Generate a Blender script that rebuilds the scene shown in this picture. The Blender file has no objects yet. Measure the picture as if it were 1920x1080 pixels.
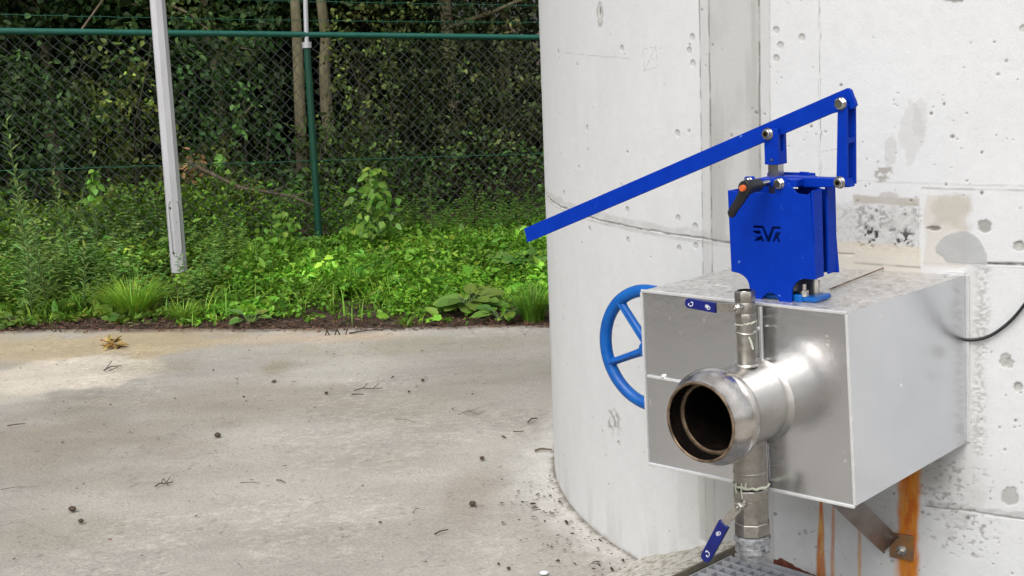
import bpy, bmesh, math, random
import numpy as np
from math import sin, cos, pi, radians, atan2, sqrt
from mathutils import Vector, Matrix
random.seed(7); rng = np.random.default_rng(11)
S = bpy.context.scene; COL = S.collection
# ------------------------------------------------------------------ camera
f = 2628.7; th = .1918; ph = .0395; H = 1.6
Fv = np.array([0, cos(th), -sin(th)]); u0 = np.array([0, sin(th), cos(th)]); r0 = np.array([1., 0, 0])
Rv = cos(ph)*r0 - sin(ph)*u0; Uv = cos(ph)*u0 + sin(ph)*r0; Cv = np.array([0, 0, H])
cam = bpy.data.cameras.new('camera'); camo = bpy.data.objects.new('camera', cam); COL.objects.link(camo)
cam.sensor_width = 36; cam.lens = 36*f/1920; cam.clip_start = .05; cam.clip_end = 2000
camo.matrix_world = Matrix(((Rv[0], Uv[0], -Fv[0], 0), (Rv[1], Uv[1], -Fv[1], 0), (Rv[2], Uv[2], -Fv[2], H), (0, 0, 0, 1)))
S.camera = camo
# ------------------------------------------------------------------ light (bright overcast)
SUN_EL, SUN_AZ = 52, 205      # azimuth from +Y clockwise: behind the camera, a little to the left
w = bpy.data.worlds.new('World'); S.world = w; w.use_nodes = True
nt = w.node_tree; nt.nodes.clear()
sky = nt.nodes.new('ShaderNodeTexSky'); sky.sky_type = 'NISHITA'; sky.sun_disc = False
sky.sun_elevation = radians(SUN_EL); sky.sun_rotation = radians(SUN_AZ); sky.air_density = 1; sky.dust_density = 4; sky.ozone_density = 1
hs = nt.nodes.new('ShaderNodeHueSaturation'); hs.inputs['Saturation'].default_value = .12
bg = nt.nodes.new('ShaderNodeBackground'); bg.inputs[1].default_value = .142
wo = nt.nodes.new('ShaderNodeOutputWorld')
nt.links.new(sky.outputs[0], hs.inputs['Color']); nt.links.new(hs.outputs[0], bg.inputs[0]); nt.links.new(bg.outputs[0], wo.inputs[0])
sl = bpy.data.lights.new('sun', 'SUN'); sl.energy = 1.2; sl.angle = radians(45); sl.color = (1, .98, .955)
so = bpy.data.objects.new('sun', sl); COL.objects.link(so)
az, el = radians(SUN_AZ), radians(SUN_EL)
so.rotation_euler = Vector((-sin(az)*cos(el), -cos(az)*cos(el), -sin(el))).to_track_quat('-Z', 'Y').to_euler()
S.view_settings.view_transform = 'Standard'; S.view_settings.look = 'None'; S.view_settings.gamma = 1
S.view_settings.exposure = .39
S.cycles.max_bounces = 8; S.cycles.transparent_max_bounces = 8

# ------------------------------------------------------------------ surveying helpers
def ray(x, y): return Fv + Rv*(x-960)/f + Uv*(540-y)/f
def gz(x, y, z=0.):
    r = ray(x, y); return Cv + r*(z-H)/r[2]
def gy(x, y, Y):
    r = ray(x, y); return Cv + r*Y/r[1]
def rotm(y, a, b):
    Z = np.array([[cos(y), -sin(y), 0], [sin(y), cos(y), 0], [0, 0, 1]])
    X = np.array([[1, 0, 0], [0, cos(a), -sin(a)], [0, sin(a), cos(a)]])
    Y = np.array([[cos(b), 0, sin(b)], [0, 1, 0], [-sin(b), 0, cos(b)]])
    return Z@X@Y
MB = rotm(-.775, .009, -.0264); OB = np.array([.2969, 3.1727, .9619]); BW, BH, BD = .5423, .4095, .517
TC = np.array([1.983, 4.7652]); TR = 1.8564; JZ = 1.0037
def L(x, y, a=None, b=None, c=None):          # sight line met with a plane of the box's own frame (a right, b inwards, c up)
    r = MB.T@ray(x, y); o = MB.T@(Cv-OB)
    t = (a-o[0])/r[0] if a is not None else (b-o[1])/r[1] if b is not None else (c-o[2])/r[2]
    return o+r*t
def tank(x, y):                               # on the tank wall: angle, height
    r = ray(x, y); o = Cv[:2]-TC; A = r[:2]@r[:2]; B = o@r[:2]; K = o@o-TR*TR; dd = max(B*B-A*K, 0)
    P = Cv+r*(-B-sqrt(dd))/A; return atan2(P[1]-TC[1], P[0]-TC[0]), P[2]
def BX(p): return OB+MB@np.asarray(p, float)

# ------------------------------------------------------------------ object helpers
def tag(o, label=None, cat=None, group=None, kind=None):
    if label: o['label'] = label
    if cat: o['category'] = cat
    if group: o['group'] = group
    if kind: o['kind'] = kind
    return o
def mkobj(name, V, Fc, m, parent=None, smooth=False, cols=None):
    me = bpy.data.meshes.new(name)
    V = np.asarray(V, dtype=np.float32)
    if isinstance(Fc, np.ndarray):
        n, k = Fc.shape
        me.vertices.add(len(V)); me.vertices.foreach_set('co', V.ravel())
        me.loops.add(n*k); me.loops.foreach_set('vertex_index', Fc.astype(np.int32).ravel())
        me.polygons.add(n); me.polygons.foreach_set('loop_start', np.arange(0, n*k, k, dtype=np.int32)); me.polygons.foreach_set('loop_total', np.full(n, k, dtype=np.int32))
        me.update(calc_edges=True)
    else: me.from_pydata([tuple(v) for v in V.tolist()], [], [tuple(q) for q in Fc])
    if smooth: me.polygons.foreach_set('use_smooth', np.ones(len(me.polygons), dtype=bool))
    if cols is not None:
        at = me.color_attributes.new('col', 'FLOAT_COLOR', 'POINT')
        c4 = np.ones((len(V), 4), dtype=np.float32); c4[:, :3] = cols; at.data.foreach_set('color', c4.ravel())
    if m: me.materials.append(m)
    me.validate(); me.update()
    o = bpy.data.objects.new(name, me); COL.objects.link(o)
    if parent: o.parent = parent
    return o
class Th:                                      # a thing: an Empty at its base, parts as children; frame 'box' or world
    def __init__(s, name, label, cat, base, box=False, group=None):
        s.e = bpy.data.objects.new(name, None); COL.objects.link(s.e); s.box = box; s.base = np.asarray(base, float)
        s.e.empty_display_size = .1
        if box:
            p = BX(base); m = Matrix([[*MB[i], p[i]] for i in range(3)]+[[0, 0, 0, 1]]); s.e.matrix_world = m
        else: s.e.location = tuple(base)
        tag(s.e, label, cat, group)
    def part(s, name, G, m, smooth=False, parent=None, cols=None, label=None):
        V, Fc = G; V = np.asarray(V, float)-s.base
        o = mkobj(name, V, Fc, m, parent or s.e, smooth, cols)
        if label: o['label'] = label
        if smooth and cols is None: autosmooth(o)
        return o
def autosmooth(o, ang=38):
    me = o.data; me.set_sharp_from_angle(angle=radians(ang))
def join(*Gs):
    V = []; Fc = []; n = 0
    for v, q in Gs:
        v = np.asarray(v, float); V.append(v); Fc += [tuple(int(i)+n for i in t) for t in q]; n += len(v)
    return np.concatenate(V), Fc
def box(x0, x1, y0, y1, z0, z1):
    V = [(x, y, z) for x in (x0, x1) for y in (y0, y1) for z in (z0, z1)]
    return np.array(V, float), [(0, 1, 3, 2), (4, 6, 7, 5), (0, 4, 5, 1), (2, 3, 7, 6), (0, 2, 6, 4), (1, 5, 7, 3)]
def frame_of(d):
    d = d/np.linalg.norm(d); t = np.array([0, 0, 1.]) if abs(d[2]) < .9 else np.array([1., 0, 0])
    x = np.cross(t, d); x /= np.linalg.norm(x); return x, np.cross(d, x), d
def tube(P, r, n=8, caps=True, r2=None):
    P = np.asarray(P, float); k = len(P); rr = np.full(k, r) if np.isscalar(r) else np.asarray(r, float)
    V = []; x, y, d = frame_of(P[1]-P[0])
    for i in range(k):
        d = P[min(i+1, k-1)]-P[max(i-1, 0)]; d = d/(np.linalg.norm(d)+1e-12)
        x = x-d*(x@d); x /= np.linalg.norm(x)+1e-12; y = np.cross(d, x)
        for j in range(n): a = 2*pi*j/n; V.append(P[i]+rr[i]*(cos(a)*x+sin(a)*y))
    Fc = [(i*n+j, i*n+(j+1) % n, (i+1)*n+(j+1) % n, (i+1)*n+j) for i in range(k-1) for j in range(n)]
    if caps: Fc += [tuple(range(n-1, -1, -1)), tuple((k-1)*n+j for j in range(n))]
    return np.array(V), Fc
def lathe(c, ax, prof, n=48, ph0=0., closed=False):           # prof: (distance along axis, radius)
    x, y, d = frame_of(np.asarray(ax, float)); c = np.asarray(c, float); V = []; k = len(prof)
    for t, r in prof:
        for j in range(n): a = ph0+2*pi*j/n; V.append(c+d*t+r*(cos(a)*x+sin(a)*y))
    Fc = [(i*n+j, i*n+(j+1) % n, (i+1)*n+(j+1) % n, (i+1)*n+j) for i in range(k-1) for j in range(n)]
    if closed: Fc += [((k-1)*n+j, (k-1)*n+(j+1) % n, (j+1) % n, j) for j in range(n)]
    else: Fc += [tuple(range(n-1, -1, -1)), tuple((k-1)*n+j for j in range(n))]
    return np.array(V), Fc
def bar(p, q, w_, h_, up=(0, 0, 1)):                           # rectangular bar from p to q
    p = np.asarray(p, float); q = np.asarray(q, float); d = q-p; d /= np.linalg.norm(d)
    s = np.cross(d, up); s /= np.linalg.norm(s); t = np.cross(s, d)
    V = [e+s*w_/2*i+t*h_/2*j for e in (p, q) for i, j in ((-1, -1), (1, -1), (1, 1), (-1, 1))]
    return np.array(V), [(0, 3, 2, 1), (4, 5, 6, 7), (0, 1, 5, 4), (1, 2, 6, 5), (2, 3, 7, 6), (3, 0, 4, 7)]
def plate(loops, b0, b1, bev=.0012):                           # flat plate with holes, in the (a, c) plane from b0 to b1
    cu = bpy.data.curves.new('t', 'CURVE'); cu.dimensions = '2D'; cu.fill_mode = 'BOTH'
    for lp in loops:
        sp = cu.splines.new('POLY'); sp.points.add(len(lp)-1)
        for i, (a, c) in enumerate(lp): sp.points[i].co = (a, c, 0, 1)
        sp.use_cyclic_u = True
    cu.extrude = (b1-b0)/2-bev; cu.bevel_depth = bev; cu.bevel_resolution = 1; cu.offset = -bev
    o = bpy.data.objects.new('t', cu); COL.objects.link(o); dg = bpy.context.evaluated_depsgraph_get()
    me = bpy.data.meshes.new_from_object(o.evaluated_get(dg))
    V = np.array([(v.co.x, (b0+b1)/2+v.co.z, v.co.y) for v in me.vertices]); Fc = [tuple(p.vertices)[::-1] for p in me.polygons]
    bpy.data.objects.remove(o); bpy.data.curves.remove(cu); bpy.data.meshes.remove(me); return V, Fc
def beveled(o, wd=.0015, seg=2):
    m = o.modifiers.new('b', 'BEVEL'); m.width = wd; m.segments = seg; m.limit_method = 'ANGLE'; return o
# ------------------------------------------------------------------ numpy noise
def vnoise(x, y, seed=0):
    rs = np.random.default_rng(seed); g = rs.random((256, 256)); xi = np.floor(x).astype(int); yi = np.floor(y).astype(int)
    fx = x-xi; fy = y-yi; fx = fx*fx*(3-2*fx); fy = fy*fy*(3-2*fy)
    A = g[xi % 256, yi % 256]; B = g[(xi+1) % 256, yi % 256]; C_ = g[xi % 256, (yi+1) % 256]; D = g[(xi+1) % 256, (yi+1) % 256]
    return (A*(1-fx)+B*fx)*(1-fy)+(C_*(1-fx)+D*fx)*fy
def fbm(x, y, s, o=4, seed=0):
    r = 0; a = .5; t = 0
    for i in range(o): r = r+a*vnoise(x/s+17.3*i, y/s+5.1*i, seed+i); t += a; a *= .5; s /= 2.03
    return r/t
def sst(a, b, x): t = np.clip((x-a)/(b-a), 0, 1); return t*t*(3-2*t)
# ------------------------------------------------------------------ materials
def mat(name, col=(.5, .5, .5), rough=.5, metal=0., spec=.5, noise=None, bump=None, attr=False, transl=0., rvar=0., aniso=0.):
    m = bpy.data.materials.new(name); m.use_nodes = True; n = m.node_tree; b = n.nodes['Principled BSDF']; lk = n.links.new
    b.inputs['Base Color'].default_value = (*col, 1); b.inputs['Roughness'].default_value = rough; b.inputs['Metallic'].default_value = metal
    b.inputs['Specular IOR Level'].default_value = spec
    if aniso: b.inputs['Anisotropic'].default_value = aniso
    tc = n.nodes.new('ShaderNodeTexCoord'); src = None
    if attr:
        a = n.nodes.new('ShaderNodeAttribute'); a.attribute_name = 'col'; src = a.outputs['Color']
    if noise:                                    # (scale, colour a, colour b, lo, hi, stretch)
        sc, c1, c2, lo, hi = noise[:5]; mp = n.nodes.new('ShaderNodeMapping'); mp.inputs['Scale'].default_value = noise[5] if len(noise) > 5 else (1, 1, 1)
        nz = n.nodes.new('ShaderNodeTexNoise'); nz.inputs['Scale'].default_value = sc; nz.inputs['Detail'].default_value = 8; nz.inputs['Roughness'].default_value = .65
        rp = n.nodes.new('ShaderNodeValToRGB'); rp.color_ramp.elements[0].position = lo; rp.color_ramp.elements[1].position = hi
        rp.color_ramp.elements[0].color = (*c1, 1); rp.color_ramp.elements[1].color = (*c2, 1)
        lk(tc.outputs['Object'], mp.inputs[0]); lk(mp.outputs[0], nz.inputs['Vector']); lk(nz.outputs[0], rp.inputs[0])
        if src:
            mx = n.nodes.new('ShaderNodeMix'); mx.data_type = 'RGBA'; mx.blend_type = 'MULTIPLY'; mx.inputs[0].default_value = 1
            lk(src, mx.inputs[6]); lk(rp.outputs[0], mx.inputs[7]); src = mx.outputs[2]
        else: src = rp.outputs[0]
        if rvar:
            mr = n.nodes.new('ShaderNodeMapRange'); mr.inputs[1].default_value = .3; mr.inputs[2].default_value = .7
            mr.inputs[3].default_value = rough-rvar; mr.inputs[4].default_value = rough+rvar; lk(nz.outputs[0], mr.inputs[0]); lk(mr.outputs[0], b.inputs['Roughness'])
    if src: lk(src, b.inputs['Base Color'])
    if bump:                                     # (scale, distance, stretch)
        nb = n.nodes.new('ShaderNodeTexNoise'); nb.inputs['Scale'].default_value = bump[0]; nb.inputs['Detail'].default_value = 6; nb.inputs['Roughness'].default_value = .6
        mp = n.nodes.new('ShaderNodeMapping'); mp.inputs['Scale'].default_value = bump[2] if len(bump) > 2 else (1, 1, 1)
        bp = n.nodes.new('ShaderNodeBump'); bp.inputs['Distance'].default_value = bump[1]; bp.inputs['Strength'].default_value = 1
        lk(tc.outputs['Object'], mp.inputs[0]); lk(mp.outputs[0], nb.inputs['Vector']); lk(nb.outputs[0], bp.inputs['Height']); lk(bp.outputs[0], b.inputs['Normal'])
    if transl:
        tr = n.nodes.new('ShaderNodeBsdfTranslucent'); ms = n.nodes.new('ShaderNodeMixShader'); ms.inputs[0].default_value = transl
        if src: lk(src, tr.inputs[0])
        else: tr.inputs[0].default_value = (*col, 1)
        lk(b.outputs[0], ms.inputs[1]); lk(tr.outputs[0], ms.inputs[2]); lk(ms.outputs[0], n.nodes['Material Output'].inputs[0])
    return m
M_wall = mat('pale_concrete', rough=.85, attr=True, noise=(260, (.93, .93, .93), (1.04, 1.04, 1.04), .3, .7), bump=(220, .0006))
M_pad = mat('pad_concrete', rough=.8, attr=True, noise=(110, (.80, .795, .78), (1.17, 1.17, 1.16), .3, .7), bump=(70, .006))
M_soil = mat('soil', rough=.95, noise=(14, (.035, .022, .014), (.11, .062, .040), .3, .7), bump=(40, .03))
M_blue = mat('blue_paint', rough=.5, spec=.12, noise=(30, (.000, .026, .315), (.000, .034, .375), .3, .7), bump=(400, .00025))
def chips(m, sc, lo, col):
    n = m.node_tree; b = n.nodes['Principled BSDF']; src = b.inputs['Base Color'].links[0].from_socket; tc = n.nodes.new('ShaderNodeTexCoord')
    nz = n.nodes.new('ShaderNodeTexNoise'); nz.inputs['Scale'].default_value = sc; nz.inputs['Detail'].default_value = 3; n.links.new(tc.outputs['Object'], nz.inputs['Vector'])
    mr = n.nodes.new('ShaderNodeMapRange'); mr.inputs[1].default_value = lo; mr.inputs[2].default_value = lo+.015; n.links.new(nz.outputs[0], mr.inputs[0])
    mx = n.nodes.new('ShaderNodeMix'); mx.data_type = 'RGBA'; mx.inputs[7].default_value = (*col, 1); n.links.new(mr.outputs[0], mx.inputs[0]); n.links.new(src, mx.inputs[6]); n.links.new(mx.outputs[2], b.inputs['Base Color'])
chips(M_blue, 55, .735, (.10, .20, .50))
M_blue2 = mat('wheel_blue', rough=.35, spec=.4, noise=(25, (.000, .068, .32), (.001, .115, .42), .3, .7), bump=(300, .0004))
M_darkblue = mat('blue_inside', rough=.5, noise=(30, (.0, .022, .22), (.0, .028, .26), .3, .7))
M_clad = mat('cladding_sheet', rough=.23, metal=1., noise=(2.5, (.585, .60, .625), (.73, .74, .765), .3, .7), rvar=.06, bump=(3, .003), aniso=0.)
chips(M_clad, 38, .72, (.90, .90, .90))
M_cladtop = mat('cladding_top_wet', rough=.38, metal=1., noise=(55, (.62, .60, .575), (.80, .79, .775), .4, .6, (1, 1, 1)), bump=(85, .010, (1, 2.0, 1)), rvar=.15)
M_trim = mat('highlight_trim_sheet', rough=.35, metal=.6, noise=(40, (.74, .74, .74), (.88, .88, .88), .3, .7))  # paler than the cladding: bright highlight of folded edges put into the colour
M_steel = mat('stainless_pipe', rough=.38, metal=1., noise=(18, (.44, .42, .39), (.62, .60, .57), .3, .7, (1, .3, 1)), bump=(60, .0005), rvar=.1)
M_bell = mat('polished_bell', rough=.24, metal=1., noise=(22, (.58, .53, .47), (.76, .74, .71), .35, .62), bump=(60, .0005), rvar=.08)
M_cast = mat('cast_stainless', rough=.42, metal=1., noise=(60, (.30, .28, .25), (.44, .42, .385), .3, .7), bump=(350, .0006), rvar=.1)
M_zinc = mat('galvanised', rough=.5, metal=.9, noise=(70, (.26, .27, .28), (.55, .56, .58), .35, .65), bump=(90, .003), rvar=.1)
M_bolt = mat('bolt_steel', rough=.25, metal=1., noise=(90, (.48, .46, .42), (.72, .70, .66), .3, .7))
M_bore = mat('shaded_bore', rough=.9, spec=.08, noise=(28, (.003, .002, .0015), (.022, .011, .006), .5, .85), bump=(50, .004))  # near-black colour carries the shade inside the bore and sockets
M_rust = mat('rusty_lip', rough=.45, metal=.75, noise=(30, (.07, .042, .024), (.34, .25, .17), .35, .65), bump=(120, .001))
M_black = mat('black_plastic', (.012, .012, .014), .45, bump=(500, .0004))
M_orange = mat('orange_button', (.62, .13, .03), .4)
M_grip = mat('navy_vinyl', rough=.35, noise=(50, (.002, .006, .11), (.004, .012, .17), .3, .7))
M_white = mat('white_print', (.75, .76, .8), .6)
M_logo = mat('dark_recess', (.0, .006, .045), .7)
M_gate = mat('gate_plate', rough=.3, metal=1., noise=(15, (.36, .35, .33), (.5, .49, .47), .3, .7))
M_brack = mat('weathered_steel', rough=.38, metal=.9, noise=(14, (.14, .12, .105), (.32, .29, .27), .3, .7, (1, 1, 1)), bump=(40, .001), rvar=.1)
M_rustplate = mat('rust_stained_steel', rough=.5, metal=.6, noise=(30, (.22, .16, .12), (.42, .20, .06), .4, .65))
M_seal = mat('sealant', (.50, .52, .42), .8, bump=(200, .002))
M_green = mat('green_coating', rough=.4, noise=(20, (.004, .045, .027), (.008, .068, .040), .3, .7))
M_rail = mat('green_rail', rough=.3, noise=(20, (.012, .085, .065), (.02, .12, .09), .3, .7))
M_mesh = mat('mesh_wire', (.075, .085, .08), .55)
M_gwire = mat('green_wire', (.02, .10, .06), .5)
M_lamp = mat('galvanised_post', rough=.6, metal=.1, noise=(9, (.46, .455, .475), (.58, .57, .60), .3, .7, (1, 1, .25)), bump=(70, .0006))
M_silver = mat('silver_arm', (.55, .55, .58), .45, .4)
M_bark = mat('bark', rough=.9, noise=(9, (.10, .085, .045), (.32, .28, .165), .3, .7, (1, 1, .3)), bump=(30, .02, (1, 1, .3)))
M_bstem = mat('bush_stem', (.035, .030, .018), .9)
M_branch = mat('dead_wood', rough=.85, noise=(20, (.07, .052, .033), (.19, .15, .10), .3, .7))
M_leaf = mat('leaves', rough=.5, spec=.35, attr=True, transl=.28)
M_leafd = mat('wood_leaves', rough=.55, spec=.25, attr=True, transl=.2)
M_stem = mat('green_stem', (.07, .12, .03), .6)
M_dead = mat('dead_leaf', rough=.7, attr=True, transl=.15)
M_twig = mat('twig', rough=.85, noise=(60, (.03, .02, .013), (.10, .066, .04), .3, .7))
M_mortar = mat('rough_mortar', rough=.9, noise=(38, (.42, .36, .26), (.78, .75, .67), .40, .50, (1, 1, 1)), bump=(70, .03))
M_angle = mat('frame_steel', rough=.6, metal=.5, noise=(25, (.16, .145, .11), (.30, .27, .21), .3, .7))
M_grate = mat('grating_steel', rough=.6, metal=.3, noise=(30, (.36, .37, .40), (.52, .53, .56), .3, .7))
M_brick = mat('red_clay', rough=.85, noise=(40, (.09, .022, .012), (.22, .062, .035), .3, .7), bump=(60, .006))
M_pit = mat('pit_concrete', rough=.9, noise=(12, (.05, .048, .045), (.10, .095, .09), .3, .7))

# ================================================================== SETTING
def sheet(name, x0, x1, y0, y1, z, m):
    return tag(mkobj(name, [(x0, y0, z), (x1, y0, z), (x1, y1, z), (x0, y1, z)], [(0, 1, 2, 3)], m), kind='structure')
sheet('ground', -400, 400, -400, 400, -.25, M_soil)
# rolling soil under the plants
xs = np.linspace(-9, 6, 300); ys = np.concatenate([np.linspace(-10, 6.5, 60), np.linspace(6.6, 9, 120), np.linspace(9.05, 26, 160)])
X, Y = np.meshgrid(xs, ys, indexing='ij')
def soil_h(x, y): return -.14*sst(6.7, 6.3, y)*sst(-5.4, -4.8, x)+-.03+.035*fbm(x, y, .5, 4, 3)+.05*sst(7.6, 10, y)*fbm(x, y, 1.7, 2, 5)+.12*sst(10.5, 16, y)
Z = soil_h(X, Y)
def gridF(n, m_): i, j = np.meshgrid(np.arange(n-1), np.arange(m_-1), indexing='ij'); k = (i*m_+j).ravel(); return np.stack([k, k+m_, k+m_+1, k+1], 1)
tag(mkobj('soil_verge', np.stack([X, Y, Z], -1).reshape(-1, 3), gridF(len(xs), len(ys)), M_soil, smooth=True), kind='structure')
# concrete pad ------------------------------------------------------
PITX0, PITX1 = .40, 2.2
def edgeY(x): return 7.28-.135*(x-(-1.04))+.018*np.sin(x*2.1)
xs = np.concatenate([np.linspace(-4.9, -2.95, 10), np.arange(-2.9, 1.2, .012), np.linspace(1.3, 10, 12)])
tt = np.concatenate([np.linspace(-10, 3.2, 14), np.arange(3.25, 7.2, .012)]); tt = (tt-tt[0])/(7.2-tt[0])
X, Tt = np.meshgrid(xs, tt, indexing='ij'); EY = edgeY(np.clip(X, -4, 2))+.035*(fbm(X, X*0, .12, 4, 8)-.5); Y = -10+Tt*(EY+10)
base = np.array([.330, .308, .278]); n1 = fbm(X, Y, .9, 5, 21); n2 = fbm(X, Y*2.2, .25, 5, 22); n3 = fbm(X, Y, .03, 3, 23)
C_ = base[None, None]*(0.60+.46*n1+.28*n2+.16*n3)[..., None]
def gell(px, py, rx, ry, col, k, soft=.5, seed=0):          # a stain on the pad, ellipse given by its centre and half axes
    c = gz(px, py); ax = abs(gz(px+rx, py)[0]-c[0]); ay = abs(gz(px, py+ry)[1]-gz(px, py-ry)[1])/2
    d = np.sqrt(((X-c[0])/ax)**2+((Y-c[1])/ay)**2)+1.3*(fbm(X, Y, .26, 6, 40+seed)-.5)
    m_ = k*(1-sst(1-soft, 1+soft*.3, d)); m_ = m_[..., None]
    C_[:] = C_*(1-m_)+np.array(col)*m_*(.85+.3*n2[..., None])
gell(200, 650, 420, 34, (.42, .33, .19), .75, .6, 1)
gell(110, 712, 170, 34, (.56, .50, .42), .85, .25, 2)
gell(20, 725, 120, 30, (.58, .52, .44), .5, .3, 9)
gell(-40, 840, 560, 62, (.24, .205, .15), .55, .8, 3)
gell(420, 760, 330, 45, (.26, .225, .165), .5, .7, 4)
gell(620, 690, 150, 50, (.40, .375, .32), .5, .7, 5)
gell(800, 650, 250, 22, (.28, .26, .19), .55, .6, 6)
gell(600, 640, 180, 12, (.44, .34, .24), .6, .6, 12)
gell(780, 760, 170, 40, (.29, .265, .21), .5, .8, 7)
gell(905, 830, 90, 60, (.44, .42, .38), .5, .8, 8)
gell(880, 940, 60, 60, (.27, .23, .18), .45, .7, 10)
gell(760, 900, 120, 20, (.45, .43, .39), .4, .8, 14)
gell(520, 690, 30, 16, (.24, .21, .13), .5, .8, 11)
gell(300, 960, 500, 60, (.43, .40, .35), .35, .9, 13)
gell(560, 820, 200, 22, (.42, .40, .36), .55, .7, 15); gell(250, 900, 240, 26, (.25, .23, .18), .35, .7, 16); gell(700, 870, 130, 22, (.26, .24, .19), .35, .8, 17); gell(620, 1010, 300, 30, (.26, .24, .20), .4, .8, 18)
gell(1010, 900, 60, 70, (.50, .49, .46), .5, .8, 19); gell(950, 700, 120, 26, (.25, .235, .18), .5, .7, 20); gell(640, 700, 90, 28, (.44, .42, .38), .6, .6, 21); gell(80, 1020, 160, 40, (.28, .26, .19), .45, .8, 22); gell(300, 690, 90, 14, (.27, .24, .17), .5, .7, 23)
ag = sst(.56, .66, fbm(X, Y*1.5, .022, 3, 66))*sst(.48, .62, fbm(X, Y, .6, 3, 67)); C_ = C_*(1+.22*ag[..., None]); cr = 1-sst(0, .012, abs(fbm(X, Y*1.6, .5, 4, 68)-.5)); C_ *= (1-.16*cr*sst(.5, .6, fbm(X, Y, .3, 3, 69)))[..., None]
dT = np.hypot(X-TC[0], Y-TC[1])-TR                           # pale laitance rim along the tank foot, dirt in the corner
k = (1-sst(0, .16, dT+.12*(fbm(X, Y, .05, 4, 60)-.5)))[..., None]; C_ = C_*(1-.75*k)+np.array([.58, .56, .53])*.75*k
k = (1-sst(.0, .02, dT+.03*(fbm(X, Y, .02, 3, 61)-.5)))[..., None]; C_ = C_*(1-.8*k)+np.array([.10, .08, .05])*.8*k
k = (sst(-.10, 0, Y-EY+.10*(fbm(X, Y, .12, 4, 62)-.45))*.7)[..., None]; C_ = C_*(1-k)+np.array([.12, .07, .045])*k
sp = vnoise(X/.017, Y/.017, 77); C_ *= np.where(sp > .93, .72, 1)[..., None]
Z = .010+.010*(n1-.5)+.004*n2+.10*sst(6.5, 3.5, Y)*0
tag(mkobj('concrete_pad', np.stack([X, Y, Z], -1).reshape(-1, 3), gridF(len(xs), len(tt)), M_pad, smooth=True, cols=np.clip(C_, .02, .8).reshape(-1, 3)), kind='structure')

# ================================================================== TANK
t0, t1 = -3.11, -1.97
thd = np.arange(t0, t1, .0026/TR); thc = np.linspace(t1+.02, t0+2*pi-.02, 110); TH = np.concatenate([thd, thc, [t0+2*pi]])
zd = np.arange(-.03, 1.66, .0026); ZZ = np.concatenate([zd, [1.7, 1.9, 2.3, 2.8, 2.8001, 2.8002]])
A, Zw = np.meshgrid(TH, ZZ, indexing='ij'); Uw = A*TR
Cw = np.empty(A.shape+(3,)); base = np.array([.605, .608, .607])
m1 = fbm(Uw, Zw, .5, 5, 101); m2 = fbm(Uw*2.5, Zw, .12, 4, 102); m3 = fbm(Uw, Zw, .02, 3, 103)
Cw[:] = base*(.90+.13*m1+.06*m2+.05*m3)[..., None]; Dw = .0006*(m3-.5)+.002*(m1-.5)
def paint(mask, col, k=1.): mk = (np.clip(mask, 0, 1)*k)[..., None]; Cw[:] = Cw*(1-mk)+np.array(col)*mk
def tp(px, py): a, z = tank(px, py); return a*TR, z
def wob(s, amp, seed): return amp*(fbm(Uw, Zw, s, 4, seed)-.5)*2
def vline(px, py, wd, col, k, z0=-1, z1=9, amp=.002, seed=0, depth=0.):
    u = tp(px, py)[0]; m_ = (1-sst(wd*.4, wd, abs(Uw-u+wob(.05, amp, 200+seed))))*(Zw > z0)*(Zw < z1); br = .35+.65*sst(.35, .6, fbm(Uw, Zw, .03, 3, 210+seed))
    paint(m_*br, col, k); Dw[:] -= depth*m_
def hline(z, wd, col, k, u0=-99, u1=99, amp=.002, seed=0, depth=0.):
    m_ = (1-sst(wd*.4, wd, abs(Zw-z+wob(.06, amp, 230+seed))))*(Uw > u0)*(Uw < u1); br = .5+.5*sst(.3, .6, fbm(Uw, Zw, .03, 3, 240+seed))
    paint(m_*br, col, k); Dw[:] -= depth*m_
def rect(x0, y0, x1, y1, col, k, soft=.01, amp=.012, seed=0, tex=None):
    ua, za = tp(x0, y1); ub, zb = tp(x1, y0); n_ = wob(.05, amp, 260+seed); n2_ = wob(.05, amp, 280+seed)
    m_ = sst(-soft, soft, Uw-ua+n_)*sst(-soft, soft, ub-Uw+n_)*sst(-soft, soft, Zw-za+n2_)*sst(-soft, soft, zb-Zw+n2_)
    if tex is not None: m_ = m_*tex
    paint(m_, col, k); return m_
def ell(px, py, rx, rz, col, k, soft=.25, amp=.1, seed=0, tex=None):
    u, z = tp(px, py); d = np.sqrt(((Uw-u)/rx)**2+((Zw-z)/rz)**2)+wob(min(rx, rz)*.7, amp, 300+seed); m_ = 1-sst(1-soft, 1, d)
    if tex is not None: m_ = m_*tex
    paint(m_, col, k); return m_
g = (.40, .39, .36)
# shuttering bands, seams
streak = fbm(Uw*6, Zw*.7, .3, 5, 400)
uL = tp(1330, 300)[0]; uR = tp(1424, 200)[0]
m_ = sst(-.004, .004, Uw-uL+wob(.03, .002, 1))*sst(-.004, .004, uR-Uw+wob(.03, .002, 2))
paint(m_*(Zw > JZ-.0), (.36, .358, .335), .72); paint(m_*(Zw <= JZ), (.46, .455, .44), .4); paint(m_*sst(.42, .62, fbm(Uw, Zw*.6, .09, 5, 401))*(Zw > JZ), (.52, .518, .50), .5)
paint(m_*sst(.5, .7, streak)*(Zw > JZ), (.27, .265, .24), .4)
m2_ = sst(-.002, .002, Uw-tp(1316, 300)[0])*sst(-.002, .002, uL-Uw); paint(m2_, (.44, .435, .41), .55)
m2_ = sst(-.002, .002, Uw-uR)*sst(-.002, .002, tp(1445, 200)[0]-Uw)*(Zw > JZ); paint(m2_, (.47, .465, .445), .6)
vline(1315, 300, .0028, (.16, .15, .13), .75, seed=1, depth=.001, amp=.001)
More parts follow.
